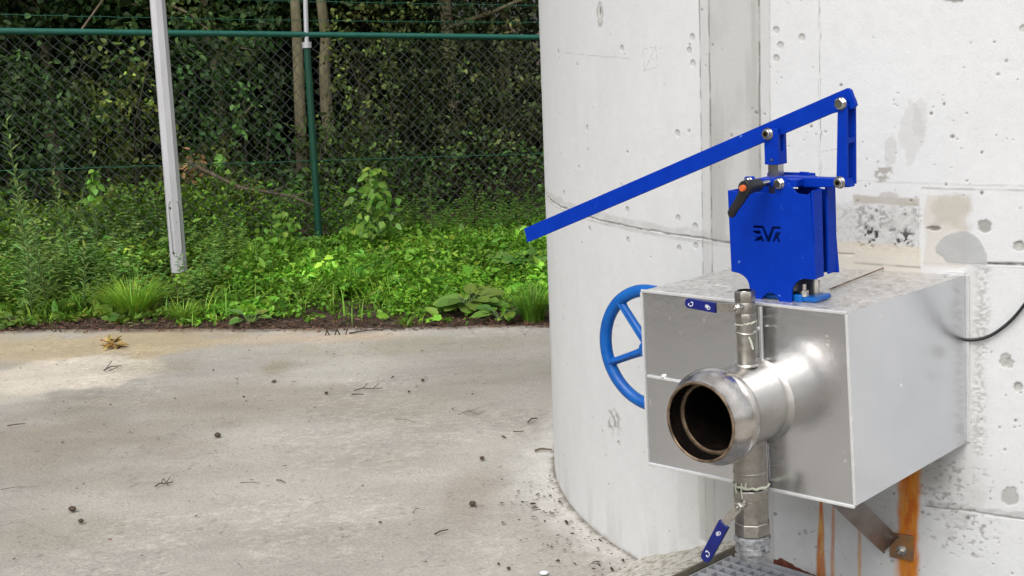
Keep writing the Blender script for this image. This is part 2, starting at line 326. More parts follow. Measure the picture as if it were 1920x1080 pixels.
vline(1333, 400, .0035, (.14, .135, .12), .8, seed=2, depth=.002, amp=.001)
vline(1423.5, 200, .004, (.14, .125, .10), .85, z0=JZ, seed=3, depth=.002)
vline(1443, 150, .0022, (.30, .29, .26), .6, z0=JZ, seed=4)
vline(1538, 150, .0016, (.20, .19, .17), .75, z0=1.12, seed=5, amp=.006)
vline(1536, 60, .0014, (.32, .31, .29), .5, z0=1.3, seed=6, amp=.003)
vline(1722, 420, .002, (.26, .25, .22), .7, z0=JZ, z1=1.15, seed=7)
hline(JZ, .0030, (.17, .16, .14), .85, u1=tp(1600, 500)[0], seed=1, depth=.003, amp=.005); hline(JZ+.012, .013, (.40, .39, .37), .5, u1=tp(1600, 500)[0], seed=9, amp=.012)
hline(JZ, .0042, (.10, .095, .08), .95, u0=tp(1850, 500)[0], seed=2, depth=.004, amp=.002)
hline(JZ-.008, .006, (.36, .35, .32), .5, u1=tp(1420, 500)[0], seed=3)
zl = tp(1830, 962)[1]
uq = tp(1735, 945)[0]; hline(zl, .0030, (.17, .16, .14), .85, u0=uq, seed=4, depth=.003, amp=.005); hline(zl+.010, .010, (.34, .33, .31), .6, u0=uq, seed=5, amp=.010); hline(zl, .0022, (.36, .35, .33), .5, u0=tp(1440, 930)[0], u1=uq, seed=14, amp=.003)
gr_ = fbm(Uw, Zw, .10, 5, 430); ell(1745, 905, .14, .11, (.34, .33, .31), .75, .7, .5, 60, tex=sst(.38, .58, gr_)); mm = ell(1800, 1000, .10, .09, (.22, .21, .19), .7, .5, .5, 61, tex=sst(.60, .70, fbm(Uw, Zw*1.5, .010, 3, 431))); Dw -= .001*mm
mm = ell(1760, 900, .14, .10, (.22, .21, .19), .7, .5, .5, 62, tex=sst(.62, .70, fbm(Uw, Zw*1.5, .011, 3, 432))); Dw -= .001*mm
paint((1-sst(.0, .9, np.hypot((Uw-tp(1600, 960)[0])/.3, (Zw-.3)/.3)))*sst(.3, .6, gr_), (.46, .455, .44), .5)
hline(tp(1830, 355)[1], .003, (.34, .33, .30), .7, u0=tp(1725, 400)[0], seed=6, amp=.003)
hline(tp(1830, 347)[1], .0022, (.40, .39, .36), .5, u0=tp(1590, 400)[0], seed=7, amp=.002)
# dirty frame round the box, patches
hon = sst(.44, .62, fbm(Uw, Zw*1.2, .0075, 3, 410))*(.25+.75*sst(.35, .6, fbm(Uw, Zw, .05, 3, 416))); rect(1550, 392, 1722, 462, (.46, .45, .42), .6, seed=1)
mh = rect(1560, 388, 1722, 466, (.24, .235, .22), .75, .012, .014, 2, tex=hon); Dw -= .0015*mh
mh = rect(1610, 432, 1716, 462, (.02, .02, .02), .95, .012, .02, 3, tex=sst(.50, .58, fbm(Uw, Zw, .009, 3, 411))*sst(.35, .55, fbm(Uw, Zw, .03, 2, 417))); Dw -= .003*mh
rect(1560, 462, 1726, 502, (.56, .50, .40), .75, .004, .004, 4); rect(1600, 372, 1722, 381, (.36, .33, .27), .8, .003, .006, 5)
ell(1665, 370, .028, .016, (.42, .405, .38), .8, .3, .2, 6); hline(tp(1660, 497)[1], .003, (.22, .20, .17), .8, u0=tp(1600, 480)[0], u1=tp(1726, 480)[0], seed=8)
rect(1732, 368, 1815, 500, (.52, .48, .42), .7, .004, .008, 7); rect(1745, 375, 1810, 425, (.42, .39, .33), .7, .012, .03, 8)
rect(1726, 366, 1732, 500, (.62, .61, .58), .7, .002, .004, 9)
u, z = tp(1740, 430)
C0 = Cw.copy(); um, zm = tp(1800, 470); dd_ = np.hypot((Uw-um)/.062, (Zw-(zm-.018))/.066)+.16*(fbm(Uw, Zw, .03, 4, 440)-.5); q_ = (Uw-tp(1770, 470)[0])/.02+(Zw-tp(1800, 487)[1])/.02+1.4*(fbm(Uw, Zw, .02, 3, 441)-.5)
mm = (1-sst(.93, 1.0, dd_))*sst(-.1, .1, q_)*(Zw > JZ-.002); paint(mm*(.75+.4*fbm(Uw, Zw, .02, 4, 442)), (.34, .345, .345), .85); Dw += .0012*mm; del C0
mm = ell(1847, 424, .016, .016, (.30, .29, .27), .95, .15, .3, 24); Dw -= .002*mm
mm = ell(1750, 428, .018, .006, (.16, .15, .13), .9, .3, .3, 25); Dw -= .003*mm
ell(1710, 250, .030, .075, (.47, .465, .445), .45, .12, .35, 26); ell(1725, 222, .018, .045, (.46, .455, .435), .4, .15, .3, 27); ell(1670, 285, .016, .04, (.44, .43, .41), .5, .2, .3, 28)
ell(1655, 320, .022, .028, (.28, .26, .23), .8, .3, .5, 29, tex=sst(.45, .6, fbm(Uw, Zw, .012, 3, 412)))
rp_ = rect(1822, 500, 1853, 850, (.36, .35, .33), .75, .010, .012, 10, tex=sst(.40, .62, fbm(Uw, Zw*1.5, .007, 4, 413))); Dw -= .0012*rp_
rect(1560, 500, 1850, 900, (.48, .465, .43), .3, .03, .03, 11)
# lower wall : smooth grey patch under the box, ghosts
rect(1311, 890, 1440, 1010, (.38, .37, .345), .75, .004, .006, 12); rect(1270, 880, 1312, 1010, (.54, .53, .50), .5, .01, .02, 13)
rect(1440, 925, 1452, 1060, (.44, .43, .41), .6, .003, .003, 14); rect(1440, 930, 1700, 950, (.42, .41, .38), .35, .02, .02, 15)
sm = sst(.4, .6, fbm(Uw, Zw, .05, 4, 414)); ell(1800, 985, .075, .06, (.40, .39, .37), .6, .6, .3, 30, tex=sm); mm = ell(1795, 975, .018, .018, (.52, .52, .51), .9, .12, .05, 31)
ell(1150, 790, .05, .06, (.26, .25, .22), .8, .6, .4, 32, tex=sst(.45, .62, fbm(Uw, Zw, .012, 4, 415)))
mm = ell(1125, 26, .020, .036, (.36, .35, .33), .9, .1, .25, 33); mm = ell(1125, 26, .016, .030, (.52, .52, .50), .9, .15, .25, 34); mm = ell(1125, 22, .007, .014, (.12, .11, .10), .95, .3, .5, 35); Dw -= .006*mm
ell(1668+125, -4, .03, .012, (.20, .19, .17), .9, .3, .4, 36)
for q, (px, py, r) in enumerate(((1885, 675, .014), (1893, 930, .020), (1510, 998, .006), (1908, 726, .010), (1910, 462, .012), (1893, 682, .010))):
    mm = ell(px, py, r, r*1.2, (.37, .365, .34), .9, .12, .4, 50+q); Dw -= .002*mm
# tie holes
for q, (px, py) in enumerate(((1298, 70), (1292, 95), (1299, 119), (1166, 91), (1270, 250), (1455, 57), (1463, 85), (1455, 110), (1503, 71), (1920, 54), (1101, 240), (1047, 98), (1176, 393), (1271, 409), (1303, 425), (1273, 466), (1304, 461), (1177, 450), (1106, 430), (1058, 362), (1910, 726), (1911, 460), (1160, 832))):
    u, z = tp(px, py); d = np.hypot(Uw-u, (Zw-z)*.95)/.0085; d = d+.25*(fbm(Uw, Zw, .008, 2, 500+q)-.5); ins = 1-sst(.85, 1.05, d); rim = (1-sst(.0, .28, abs(d-1)))*(.6+.4*np.clip((Zw-z)/.008, -1, 1))
    paint(ins, (.44, .43, .40), .7); paint(rim, (.22, .21, .19), .75); Dw -= .0022*ins
# bug holes
bh = np.random.default_rng(5)
for i in range(430):
    t = bh.random(); ua = bh.uniform(tp(1030, 500)[0], tp(1920, 500)[0]); za = bh.uniform(.05, 1.62)
    if i > 170: ua = bh.uniform(tp(1440, 1000)[0], tp(1925, 900)[0]); za = bh.uniform(.1, .8) if i < 360 else bh.uniform(1.05, 1.45)
    r = .0016+.0038*bh.random()**3; i0, i1 = np.searchsorted(thd, [(ua-.012)/TR, (ua+.012)/TR]); j0, j1 = np.searchsorted(zd, [za-.012, za+.012])
    if i1 <= i0 or j1 <= j0: continue
    dd = np.hypot((Uw[i0:i1, j0:j1]-ua)*(.8+.5*bh.random()), Zw[i0:i1, j0:j1]-za); k = (1-sst(r*.5, r*1.2, dd))
    kk = (k*(.45+.45*bh.random()))[..., None]; Cw[i0:i1, j0:j1] = Cw[i0:i1, j0:j1]*(1-kk)+np.array([.13, .125, .11])*kk; Dw[i0:i1, j0:j1] -= .0022*k
# rust runs below the bracket and the box corner
def rust(px, py0, wd, k, wav, seed, py1=1120, wd2=None):
    u, z0 = tp(px, py0); z1 = tp(px, py1)[1]; tz = np.clip((z0-Zw)/(z0-z1), 0, 1); ww = wd+((wd2 or wd)-wd)*tz
    d = abs(Uw-u+wav*(fbm(Zw*0+seed*3.3, Zw, .12, 3, 600+seed)-.5)*2)/(ww*(.75+.6*fbm(Uw*0+seed, Zw, .05, 3, 620+seed)))
    m_ = (1-sst(.6, 1.12, d))*(Zw < z0)*np.clip(.80+.45*fbm(Uw*3, Zw*.5, .02, 4, 650+seed), 0, 1.08); n_ = fbm(Uw*5, Zw, .05, 4, 640+seed)[..., None]
    n_ = sst(.35, .65, n_); c = np.array([.50, .135, .006])*(1-n_)+(np.array([.58, .21, .018]) if wd > .01 else np.array([.60, .30, .05]))*n_; mk = (m_*k)[..., None]; Cw[:] = Cw*(1-mk)+c*mk
rust(1705, 870, .0255, .97, .004, 1); rust(1540, 940, .005, .9, .004, 2, wd2=.017); rust(1562, 945, .0045, .6, .004, 3, wd2=.006); rust(1612, 960, .0045, .6, .003, 4); rust(1700, 1045, .034, .4, .004, 5)
# dirt at the foot, pencil marks
paint((1-sst(.0, .03, Zw+wob(.03, .012, 9))), (.20, .18, .14), .7); paint((1-sst(.0, .25, Zw))*sst(.5, .7, streak), (.42, .41, .36), .35)
def pline(p, q, wd=.0014, k=.45):
    (ua, za), (ub, zb) = tp(*p), tp(*q); dx, dz = ub-ua, zb-za; l2 = dx*dx+dz*dz; t = np.clip(((Uw-ua)*dx+(Zw-za)*dz)/l2, 0, 1); d = np.hypot(Uw-ua-t*dx, Zw-za-t*dz)+wob(.02, .0006, 11); paint(1-sst(wd*.4, wd, d), (.28, .275, .26), k)
for p, q in (((1206, 92), (1230, 88)), ((1230, 88), (1233, 125)), ((1233, 125), (1208, 133)), ((1208, 133), (1206, 92)), ((1208, 133), (1230, 88)), ((1057, 98), (1130, 106)), ((1130, 106), (1180, 109)), ((1540, 285), (1580, 277)), ((1020, 372), (1060, 392)), ((1539, 300), (1541, 330))): pline(p, q)
rr = TR+Dw; V = np.stack([TC[0]+rr*np.cos(A), TC[1]+rr*np.sin(A), Zw], -1)
for j, fr in ((-2, .87), (-1, .87)): V[:, j, :2] = TC+(V[:, j, :2]-TC)*fr
V[:, -1, 2] = 1.2
vt = V-np.array([TC[0], TC[1], 0]); Cw = np.clip(Cw, .01, .75)
wt = Th('concrete_tank', 'big round pale grey concrete tank with rust runs, old patches and form seams', 'tank', (TC[0], TC[1], 0))
wt.part('tank_wall', (V.reshape(-1, 3), gridF(len(TH), len(ZZ))), M_wall, True, cols=Cw.reshape(-1, 3))
del V, Cw, Dw, A, Zw, Uw
# ================================================================== GRATING, MORTAR RAMP
zg = .172
pA = gz(1375, 1035, zg+.012); pB = gz(1282, 1080, zg+.012); e1 = (pB-pA)/np.linalg.norm(pB-pA)   # frame line running to the viewer
pD = gz(1530, 1077, zg); e2 = pD-gz(1425, 1046, zg); e2[2] = 0; e2 /= np.linalg.norm(e2)
g0 = pA.copy(); g0[2] = zg
fr = Th('grating_frame', 'rusty brown angle steel frame along the left edge of the grating', 'frame', pA+e1*.4)
nrm = np.array([e1[1], -e1[0], 0]); nrm *= np.sign(nrm@e2)
fr.part('angle_upright', bar(pA-e1*.05, pA+e1*.9, .006, .030), M_angle); fr.part('angle_shelf', bar(pA-e1*.05+nrm*.023+[0, 0, -.018], pA+e1*.9+nrm*.023+[0, 0, -.018], .04, .006), M_angle)
gr = Th('steel_grating', 'galvanised square mesh grating beneath the drain valve against the tank foot', 'grating', g0+e1*.35+nrm*.3)
gs = []; org = g0+nrm*.010
for i in range(22): gs.append(bar(org+e1*(.03+.0335*i)+nrm*.0, org+e1*(.03+.0335*i)+e2*1.0*0+nrm*.9, .0042, .024))
gr.part('bearing_bars', join(*gs), M_grate); gs = []
for i in range(28): gs.append(bar(org+nrm*(.0335*i)+e1*.02, org+nrm*(.0335*i)+e1*.78, .0036, .0236))
gr.part('cross_bars', join(*gs), M_grate); gr.part('edge_bar', bar(org+e1*.006, org+e1*.006+nrm*.9, .004, .028), M_grate)
pit = org+e1*.4+nrm*.45
tag(mkobj('drain_pit', [tuple(org-e1*.3+nrm*-.02+[0, 0, -.10]), tuple(org+e1*.9+nrm*-.02+[0, 0, -.10]), tuple(org+e1*.9+nrm*1.2+[0, 0, -.10]), tuple(org-e1*.3+nrm*1.2+[0, 0, -.10])], [(0, 1, 2, 3)], M_pit), kind='structure')
# ramp: rough mortar falling from the frame to the pad
nu, nv = 150, 60; w0 = np.array([.463, 3.699, .188]); wv = np.array([.324, 3.932, 0.])
U_, V_ = np.meshgrid(np.linspace(0, 1, nu), np.linspace(0, 1, nv), indexing='ij')
top = (pA-e1*.10)[None, None]+e1*(U_*1.0)[..., None]; top[..., 2] = zg+.02
bot = wv[None, None]+np.array([.03, .04, 0])+(np.array([-.37, -.47, 0])*1.6)[None, None]*U_[..., None]
P = top*(1-V_[..., None])+bot*V_[..., None]; P[..., 2] = (zg+.022)*(1-V_**1.25)-.004*V_+.016*(fbm(P[..., 0], P[..., 1], .035, 4, 70)-.5)+.012*(fbm(P[..., 0]*1.2, P[..., 1], .15, 2, 71)-.5)
rp = mkobj('mortar_ramp', P.reshape(-1, 3), gridF(nu, nv), M_mortar, smooth=True); tag(rp, 'rough beige mortar ramp between the concrete pad and the grating frame', 'ramp')
pr = [gz(1447, 1054, zg), gz(1455, 1049, zg), gz(1475, 1053, zg), gz(1483, 1060, zg), gz(1500, 1066, zg), gz(1530, 1076, zg)]
rb = []
for i in range(7):
    t = i/6; c = pr[0]*(1-t)+pr[5]*t; c = c+np.array([.006, .012, 0]); h = [.02, .045, .044, .03, .022, .015, .006][i]; rb.append([c+[0, -.012, -.02], c+[0, .03, -.02], c+[0.004, .028, h*.8], c+[0, .004, h]])
V = np.array(rb).reshape(-1, 3); Fc = [(i*4+j, i*4+(j+1) % 4, i*4+4+(j+1) % 4, i*4+4+j) for i in range(6) for j in range(4)]+[(3, 2, 1, 0), (24, 25, 26, 27)]
o = mkobj('clay_shard', V, Fc, M_brick); beveled(o, .003); tag(o, 'broken red clay shard wedged between grating and tank wall', 'shard')

# ================================================================== CLADDING BOX
def corner(k, px):
    p = BX((k[0]*BW, k[1]*BD, k[2]*BH)); dep = (p-Cv)@Fv; q = Cv+ray(*px)*dep; return MB.T@(q-OB)
K = {(0, 0, 0): (1203, 545), (1, 0, 0): (1587, 587), (0, 0, -1): (1216, 868), (1, 0, -1): (1603, 950), (1, 1, 0): (1812, 515), (1, 1, -1): (1815, 828)}
K = {k: corner(k, v) for k, v in K.items()}
K[(0, 1, 0)] = K[(0, 0, 0)]+K[(1, 1, 0)]-K[(1, 0, 0)]; K[(0, 1, -1)] = K[(0, 0, -1)]+K[(1, 1, -1)]-K[(1, 0, -1)]
cb = Th('cladding_box', 'large box of dull silver sheet metal fixed to the tank wall around the pipe', 'metal box', (.27, .2, -BH), True)
def quadpanel(name, ks, m, nseg=1, sag=0., hole=None):
    P = [K[k] for k in ks]; n = 64 if hole else 24; V = []
    nn = np.cross(P[1]-P[0], P[3]-P[0]); nn /= np.linalg.norm(nn)
    for i in range(n+1):
        for j in range(n+1):
            s, t = i/n, j/n; v = P[0]*(1-s)*(1-t)+P[1]*s*(1-t)+P[2]*s*t+P[3]*(1-s)*t; V.append(v+nn*sag*sin(pi*s)*sin(pi*t)*(1+.5*sin(5*s+3*t)))
    V = np.array(V); Fq = gridF(n+1, n+1)
    if hole: ce = V[Fq].mean(1); Fq = Fq[np.hypot(ce[:, 0]-hole[0], ce[:, 2]-hole[1]) > .080]
    return cb.part(name, (V, Fq), m, True)
quadpanel('front_panel', ((0, 0, -1), (1, 0, -1), (1, 0, 0), (0, 0, 0)), M_clad, sag=.002, hole=(.3099, -.2137))
quadpanel('side_panel', ((1, 0, -1), (1, 1, -1), (1, 1, 0), (1, 0, 0)), M_clad, sag=-.003)
quadpanel('side_panel', ((0, 1, -1), (0, 0, -1), (0, 0, 0), (0, 1, 0)), M_clad)
quadpanel('bottom_panel', ((0, 1, -1), (1, 1, -1), (1, 0, -1), (0, 0, -1)), M_clad)
quadpanel('top_panel', ((0, 0, 0), (1, 0, 0), (1, 1, 0), (0, 1, 0)), M_cladtop, sag=.0015)
o_ = np.array([0, -.0015, 0])
def strip(name, p, q, wd, tk, up, off=(0, 0, 0), m=M_trim): o = cb.part(name, bar(np.array(p)+off, np.array(q)+off, wd, tk, up), m); return beveled(o, .0008, 1)
F00, F10, F01, F11 = K[(0, 0, 0)], K[(1, 0, 0)], K[(0, 0, -1)], K[(1, 0, -1)]; R0, R1 = K[(1, 1, 0)], K[(1, 1, -1)]
strip('folded_edge', F00, F10, .006, .006, (0, 1, 0), (0, -.001, 0)); strip('folded_edge', F01, F11, .006, .006, (0, 1, 0), (0, -.001, -.001))
strip('folded_edge', F01+[0, 0, .004], F00-[0, 0, .004], .005, .006, (0, 1, 0), (0, -.001, 0)); strip('folded_edge', F11+[0, 0, .004], F10-[0, 0, .004], .005, .005, (0, 1, 0), (0, -.001, 0))
strip('folded_edge', R1, R0, .005, .007, (1, 0, 0), (.003, -.003, 0)); strip('folded_edge', K[(0, 1, 0)]+[.01, -.006, 0], R0+[0, -.006, 0], .010, .008, (0, 0, 1), (0, 0, .003))
a_ = L(1428, 640, b=0)[0]
strip('panel_seam', (a_, 0, -.004), (a_, 0, -.125), .007, .004, (0, 1, 0), (0, -.003, 0)); strip('panel_seam', (a_+.004, 0, -.30), (a_+.004, 0, -BH+.012), .006, .004, (0, 1, 0), (0, -.003, 0), M_clad)
strip('panel_seam', (L(1213, 704, b=0)[0]+.003, 0, L(1213, 704, b=0)[2]), (L(1300, 719, b=0)[0], 0, L(1300, 719, b=0)[2]), .006, .004, (0, 1, 0), (0, -.003, 0))
strip('top_seam', L(1556, 542, c=.002), L(1668, 498, c=.002), .003, .003, (0, 0, 1), (0, 0, 0), M_rust)
for px, py in ((1422, 616), (1243, 706)):
    p = L(px, py, b=-.004); cb.part('rivet', lathe(p, (0, -1, 0), ((-.004, .005), (0, .005), (.0025, .0042), (.004, .002)), 14), M_trim, True)
# small creases on the sheet near the corner
# ================================================================== OUTLET PIPE
ca, cc = .3099, -.2137
op = Th('outlet_pipe', 'short stainless pipe stub with flared open mouth coming out of the metal box', 'pipe', (ca, 0, cc), True)
op.part('pipe_wall', lathe((ca, .03, cc), (0, -1, 0), ((0, .088), (.165, .088), (.165, .083), (0, .083)), 72, closed=True), M_steel, True)
op.part('weld_ring', lathe((ca, .03, cc), (0, -1, 0), ((.022, .088), (.024, .0985), (.030, .0985), (.036, .091), (.042, .088)), 72, closed=True), M_steel, True)
pf = [(-.112, .088), (-.118, .0905), (-.128, .0985), (-.142, .1035), (-.156, .1045), (-.170, .1025), (-.184, .0965), (-.196, .0895), (-.204, .0865), (-.207, .0862)]
op.part('bell_coupling', lathe((ca, 0, cc), (0, 1, 0), pf+[(-.205, .0805), (-.19, .084), (-.15, .09), (-.12, .083)], 96, closed=True), M_bell, True)
op.part('rolled_lip', lathe((ca, 0, cc), (0, 1, 0), [(-.2045+.0032*cos(t), .0838+.0034*sin(t)) for t in np.linspace(0, 2*pi, 11)[:-1]], 96, closed=True), M_rust, True)
op.part('bore', lathe((ca, 0, cc), (0, 1, 0), ((-.200, .0800), (-.185, .0818), (-.165, .079), (-.15, .0755), (-.12, .0745), (.40, .074), (.4015, .003), (.41, .0033), (.41, .08), (-.12, .081), (-.18, .0865)), 72, closed=True), M_bore, True)
op.part('seat_ring', lathe((ca, 0, cc), (0, 1, 0), [(-.166+.004*cos(t), .0755+.005*sin(t)) for t in np.linspace(0, 2*pi, 9)[:-1]], 72, closed=True), M_rust, True, label='rusty inner ring with dirt in its lower part')
# ================================================================== BALL VALVES
def ball_valve(name, label, c, r, hexes, tubes, stem, seals, up=True):
    v = Th(name, label, 'valve', c, True, group='ball valves on the outlet pipe'); a, b, z = c
    body = []
    for z0, z1, rr, n, ph0 in hexes: body.append(lathe((a, b, 0), (0, 0, 1), ((z0, rr*.95), (z0+.002, rr), (z1-.002, rr), (z1, rr*.95)), n, ph0))
    o = v.part('valve_body', join(*body), M_cast, True); beveled(o, .0012)
    for z0, z1, rr in tubes: v.part('nipple', lathe((a, b, 0), (0, 0, 1), ((z0, rr), (z1, rr)), 40), M_cast, True)
    return v
ta, tb = .317, -.04
bv = ball_valve('ball_valve', 'small upright ball valve with navy lever on top of the outlet pipe', (ta, tb, -.12), .02, [(.013, .037, .0225, 6, .2), (-.012, .014, .0215, 16, 0), (-.029, -.010, .0235, 8, .2)], [(-.1265, -.026, .0205)], None, None)
bv.part('socket_mouth', lathe((ta, tb, 0), (0, 0, 1), ((.0375, .0165), (.0382, .016), (.0382, .0162), (.0375, .0167)), 30, closed=True), M_bolt, True)
bv.part('socket_hole', lathe((ta, tb, 0), (0, 0, 1), ((.0372, .0155), (.0378, .0155)), 30), M_bore)
def seal(v, a, b, z, r, th_=.003, seed=0):
    rs = random.Random(seed); n = 30; P = [(a+(r+.001*rs.random())*cos(t), b+(r+.001*rs.random())*sin(t), z+.0018*rs.uniform(-1, 1)+.003*sin(t+seed)) for t in np.linspace(0, 2*pi, n)]
    return v.part('sealant', tube(P, [th_*rs.uniform(.5, 1.2) for _ in P], 6), M_seal, True)
seal(bv, ta, tb, -.032, .0215, .0022, 1)
bv.part('wire_tie', tube([(ta+.0215*cos(t), tb+.0215*sin(t), -.052+.002*sin(t*2)) for t in np.linspace(0, 2*pi, 24)], .0018, 6), M_bolt, True)
bv.part('weld_bead', tube([(ta+.022*cos(t), tb+.022*sin(t), -.1245-.004*abs(sin(t))**2*0-.0) for t in np.linspace(0, 2*pi, 30)], .0035, 6), M_steel, True)
P = [L(x, y, b=-.066) for x, y in ((1404, 632), (1408, 640), (1412, 655))]; bv.part('sealant', tube(P, .0022, 5), M_seal, True)
def stem_and_lever(v, p, q, wd, gp, gq, gw, bb, r=.008):
    """p stem centre, q arm end, grip from gp to gq (all in the a,c plane at depth bb)"""
    P3 = lambda t, b_: np.array([t[0], b_, t[1]])
    v.part('stem', lathe(P3(p, bb+.022), (0, -1, 0), ((0, .0065), (.030, .0065)), 16), M_bolt, True)
    o = v.part('stem_nut', lathe(P3(p, bb-.001), (0, -1, 0), ((0, r), (.001, r*1.1), (.006, r*1.1), (.007, r*.9)), 6, .3), M_bolt); beveled(o, .0006, 1)
    v.part('stem_tip', lathe(P3(p, bb-.008), (0, -1, 0), ((0, .0035), (.004, .003)), 14), M_bolt, True)
    p_, q_ = np.array(p), np.array(q); d = (q_-p_)/np.linalg.norm(q_-p_); s = np.array([-d[1], d[0]])
    def pts(l): return [tuple(p_+d*x+s*y) for x, y in l]
    l = np.linalg.norm(q_-p_); w2 = wd/2
    lp = pts([(-.009, -.006), (-.006, -.010), (.004, -.010), (.012, -w2), (l, -w2), (l, w2), (.012, w2), (.004, .010), (-.006, .010), (-.009, .006)])
    loops = [lp]
    arm = v.part('lever_arm', plate(loops, bb-.0012, bb+.0012, .0004), M_bolt)
    g0_, g1_ = np.array(gp), np.array(gq); d = (g1_-g0_)/np.linalg.norm(g1_-g0_); s = np.array([-d[1], d[0]]); l = np.linalg.norm(g1_-g0_); h = gw/2
    out = [(0, -h), (l-.35*gw, -h*.95), (l-.1*gw, -h*.7), (l, -h*.25), (l, h*.25), (l-.1*gw, h*.7), (l-.35*gw, h*.95), (0, h)]
    gr_ = v.part('grip', plate([[tuple(g0_+d*x+s*y) for x, y in out]], bb-.0045, bb+.0045, .0015), M_grip, parent=arm)
    # raised pale marks: a bracket sign and a small rosette
    m_ = []
    def st(x0, y0, x1, y1, t_=.0013):
        a0 = g0_+d*x0+s*y0; a1 = g0_+d*x1+s*y1; m_.append(bar((a0[0], bb-.0049, a0[1]), (a1[0], bb-.0049, a1[1]), t_, .0008, (0, 1, 0)))
    x = l*.80
    st(x-.006, -h*.35, x-.006, h*.20); st(x-.006, h*.20, x-.002, h*.42); st(x-.002, h*.42, x+.003, h*.42); st(x-.006, -h*.35, x-.001, -h*.35, .002); st(x+.004, -h*.05, x+.006, h*.35, .002)
    v.part('printed_mark', join(*m_), M_white, parent=gr_); m_.clear()
    x = l*.26
    for k in range(4):
        t = k*pi/4; st(x-.0055*cos(t), -h*.05-.0045*sin(t), x+.0055*cos(t), -h*.05+.0045*sin(t), .0011)
    pr_ = None
    for k in range(9):
        t = k*pi/4; q2 = (x-.004+.0045*cos(t), .002+.0035*sin(t))
        if pr_: st(*pr_, *q2, .001)
        pr_ = q2
    v.part('printed_mark', join(*m_), M_white, parent=gr_)
ac = lambda x, y, b_: tuple(L(x, y, b=b_)[[0, 2]])
b_ = -.078
stem_and_lever(bv, ac(1381, 578, b_), ac(1344, 576, b_), .019, ac(1343, 577, b_), ac(1286, 567, b_), .0225, b_)
la, lb = .315, -.04; lz = lambda y: L(1405, y, b=-.04)[2]
lv = ball_valve('ball_valve', 'larger drain ball valve with navy lever hanging under the outlet pipe', (la, lb, lz(1000)), .04,
    [(lz(932), lz(912), .0400, 8, .15), (lz(975), lz(930), .0385, 8, .15), (lz(998), lz(974), .0400, 8, .15)], [(lz(908), -.2137-.075, .0365)], None, None)
seal(lv, la, lb, lz(906), .038, .0036, 4); lv.part('nipple_ring', lathe((la, lb, 0), (0, 0, 1), ((lz(885), .037), (lz(884), .0378), (lz(881), .0378), (lz(880), .037)), 40, closed=True), M_cast, True)
for q, (x, y0, y1) in enumerate(((1391, 906, 935), (1380, 906, 925), (1399, 906, 918))):
    lv.part('sealant', tube([L(x, y0, b=-.078), L(x-1, (y0+y1)/2, b=-.080), L(x+1, y1, b=-.079)], .0018, 5), M_seal, True)
lv.part('cast_panel', bar(L(1421, 925, b=-.0785), L(1421, 975, b=-.0785), .020, .002, (0, 1, 0)), M_cast)
b_ = -.098
stem_and_lever(lv, ac(1386, 950, b_), ac(1357, 983, b_), .018, ac(1358, 982, b_), ac(1321, 1051, b_), .0275, b_, .010)
hc = Th('hose_coupling', 'grey galvanised ribbed coupling screwed under the drain valve', 'coupling', (la, lb, lz(1049)), True)
hc.part('collar', lathe((la, lb, 0), (0, 0, 1), ((lz(1012), .036), (lz(1011), .0405), (lz(1003), .0405), (lz(1002), .037), (lz(999), .037)), 14), M_zinc, True)
hc.part('waist', lathe((la, lb, 0), (0, 0, 1), ((lz(1020), .036), (lz(1012), .036)), 30), M_zinc, True)
hc.part('lug_ring', lathe((la, lb, 0), (0, 0, 1), ((lz(1031), .036), (lz(1030), .039), (lz(1020), .039), (lz(1018), .034)), 9, .4), M_zinc, True)
hc.part('cap', lathe((la-.004, lb, 0), (0, 0, 1), ((lz(1047), .020), (lz(1045), .030), (lz(1032), .034), (lz(1030), .034)), 8, .2), M_zinc, True)
p = L(1432, 1022, b=-.04); hc.part('cam_lug', bar(p+[-.006, 0, .012], p+[.006, 0, -.014], .014, .02, (0, 1, 0)), M_zinc)
# ================================================================== KNIFE GATE VALVE
kv = Th('knife_gate_valve', 'bright blue knife gate valve with long hand lever standing on the metal box', 'valve', (.34, .09, 0), True)
B0 = .04
def P2(pts, b_=B0): return [tuple(L(x, y, b=b_)[[0, 2]]) for x, y in pts]
def arc(x0, y0, x1, y1, cx, cy, n=7):
    a0, a1 = atan2(y0-cy, x0-cx), atan2(y1-cy, x1-cx)
    if a1-a0 > pi: a1 -= 2*pi
    if a0-a1 > pi: a1 += 2*pi
    r0_, r1_ = math.hypot(x0-cx, y0-cy), math.hypot(x1-cx, y1-cy)
    return [(cx+(r0_+(r1_-r0_)*t)*cos(a0+(a1-a0)*t), cy+(r0_+(r1_-r0_)*t)*sin(a0+(a1-a0)*t)) for t in [i/(n-1) for i in range(n)]]
outl = [(1364, 357), (1384, 359), (1395, 347), (1395, 333), (1398, 331), (1411, 331), (1414, 335), (1414, 361), (1453, 364), (1453, 335), (1456, 331), (1472, 332), (1475, 336), (1476, 343), (1494, 363), (1512, 366), (1518, 362)]
outl += [(1523, 440), (1530, 524)]+[(1516, 524)]+arc(1512, 523, 1484, 548, 1510, 549)+[(1484, 569)]+[(1462, 568)]+arc(1460, 567, 1427, 564, 1444, 566, 9)+[(1409, 561)]+arc(1405, 540, 1378, 511, 1376, 541)+[(1371, 509)]
logoS = (1412, 423, 1463, 455)
def lg(pts, flip=False):
    x0, y0 = 1412, 423
    return [(x0+x, y0+y+x*.045) for x, y in pts]
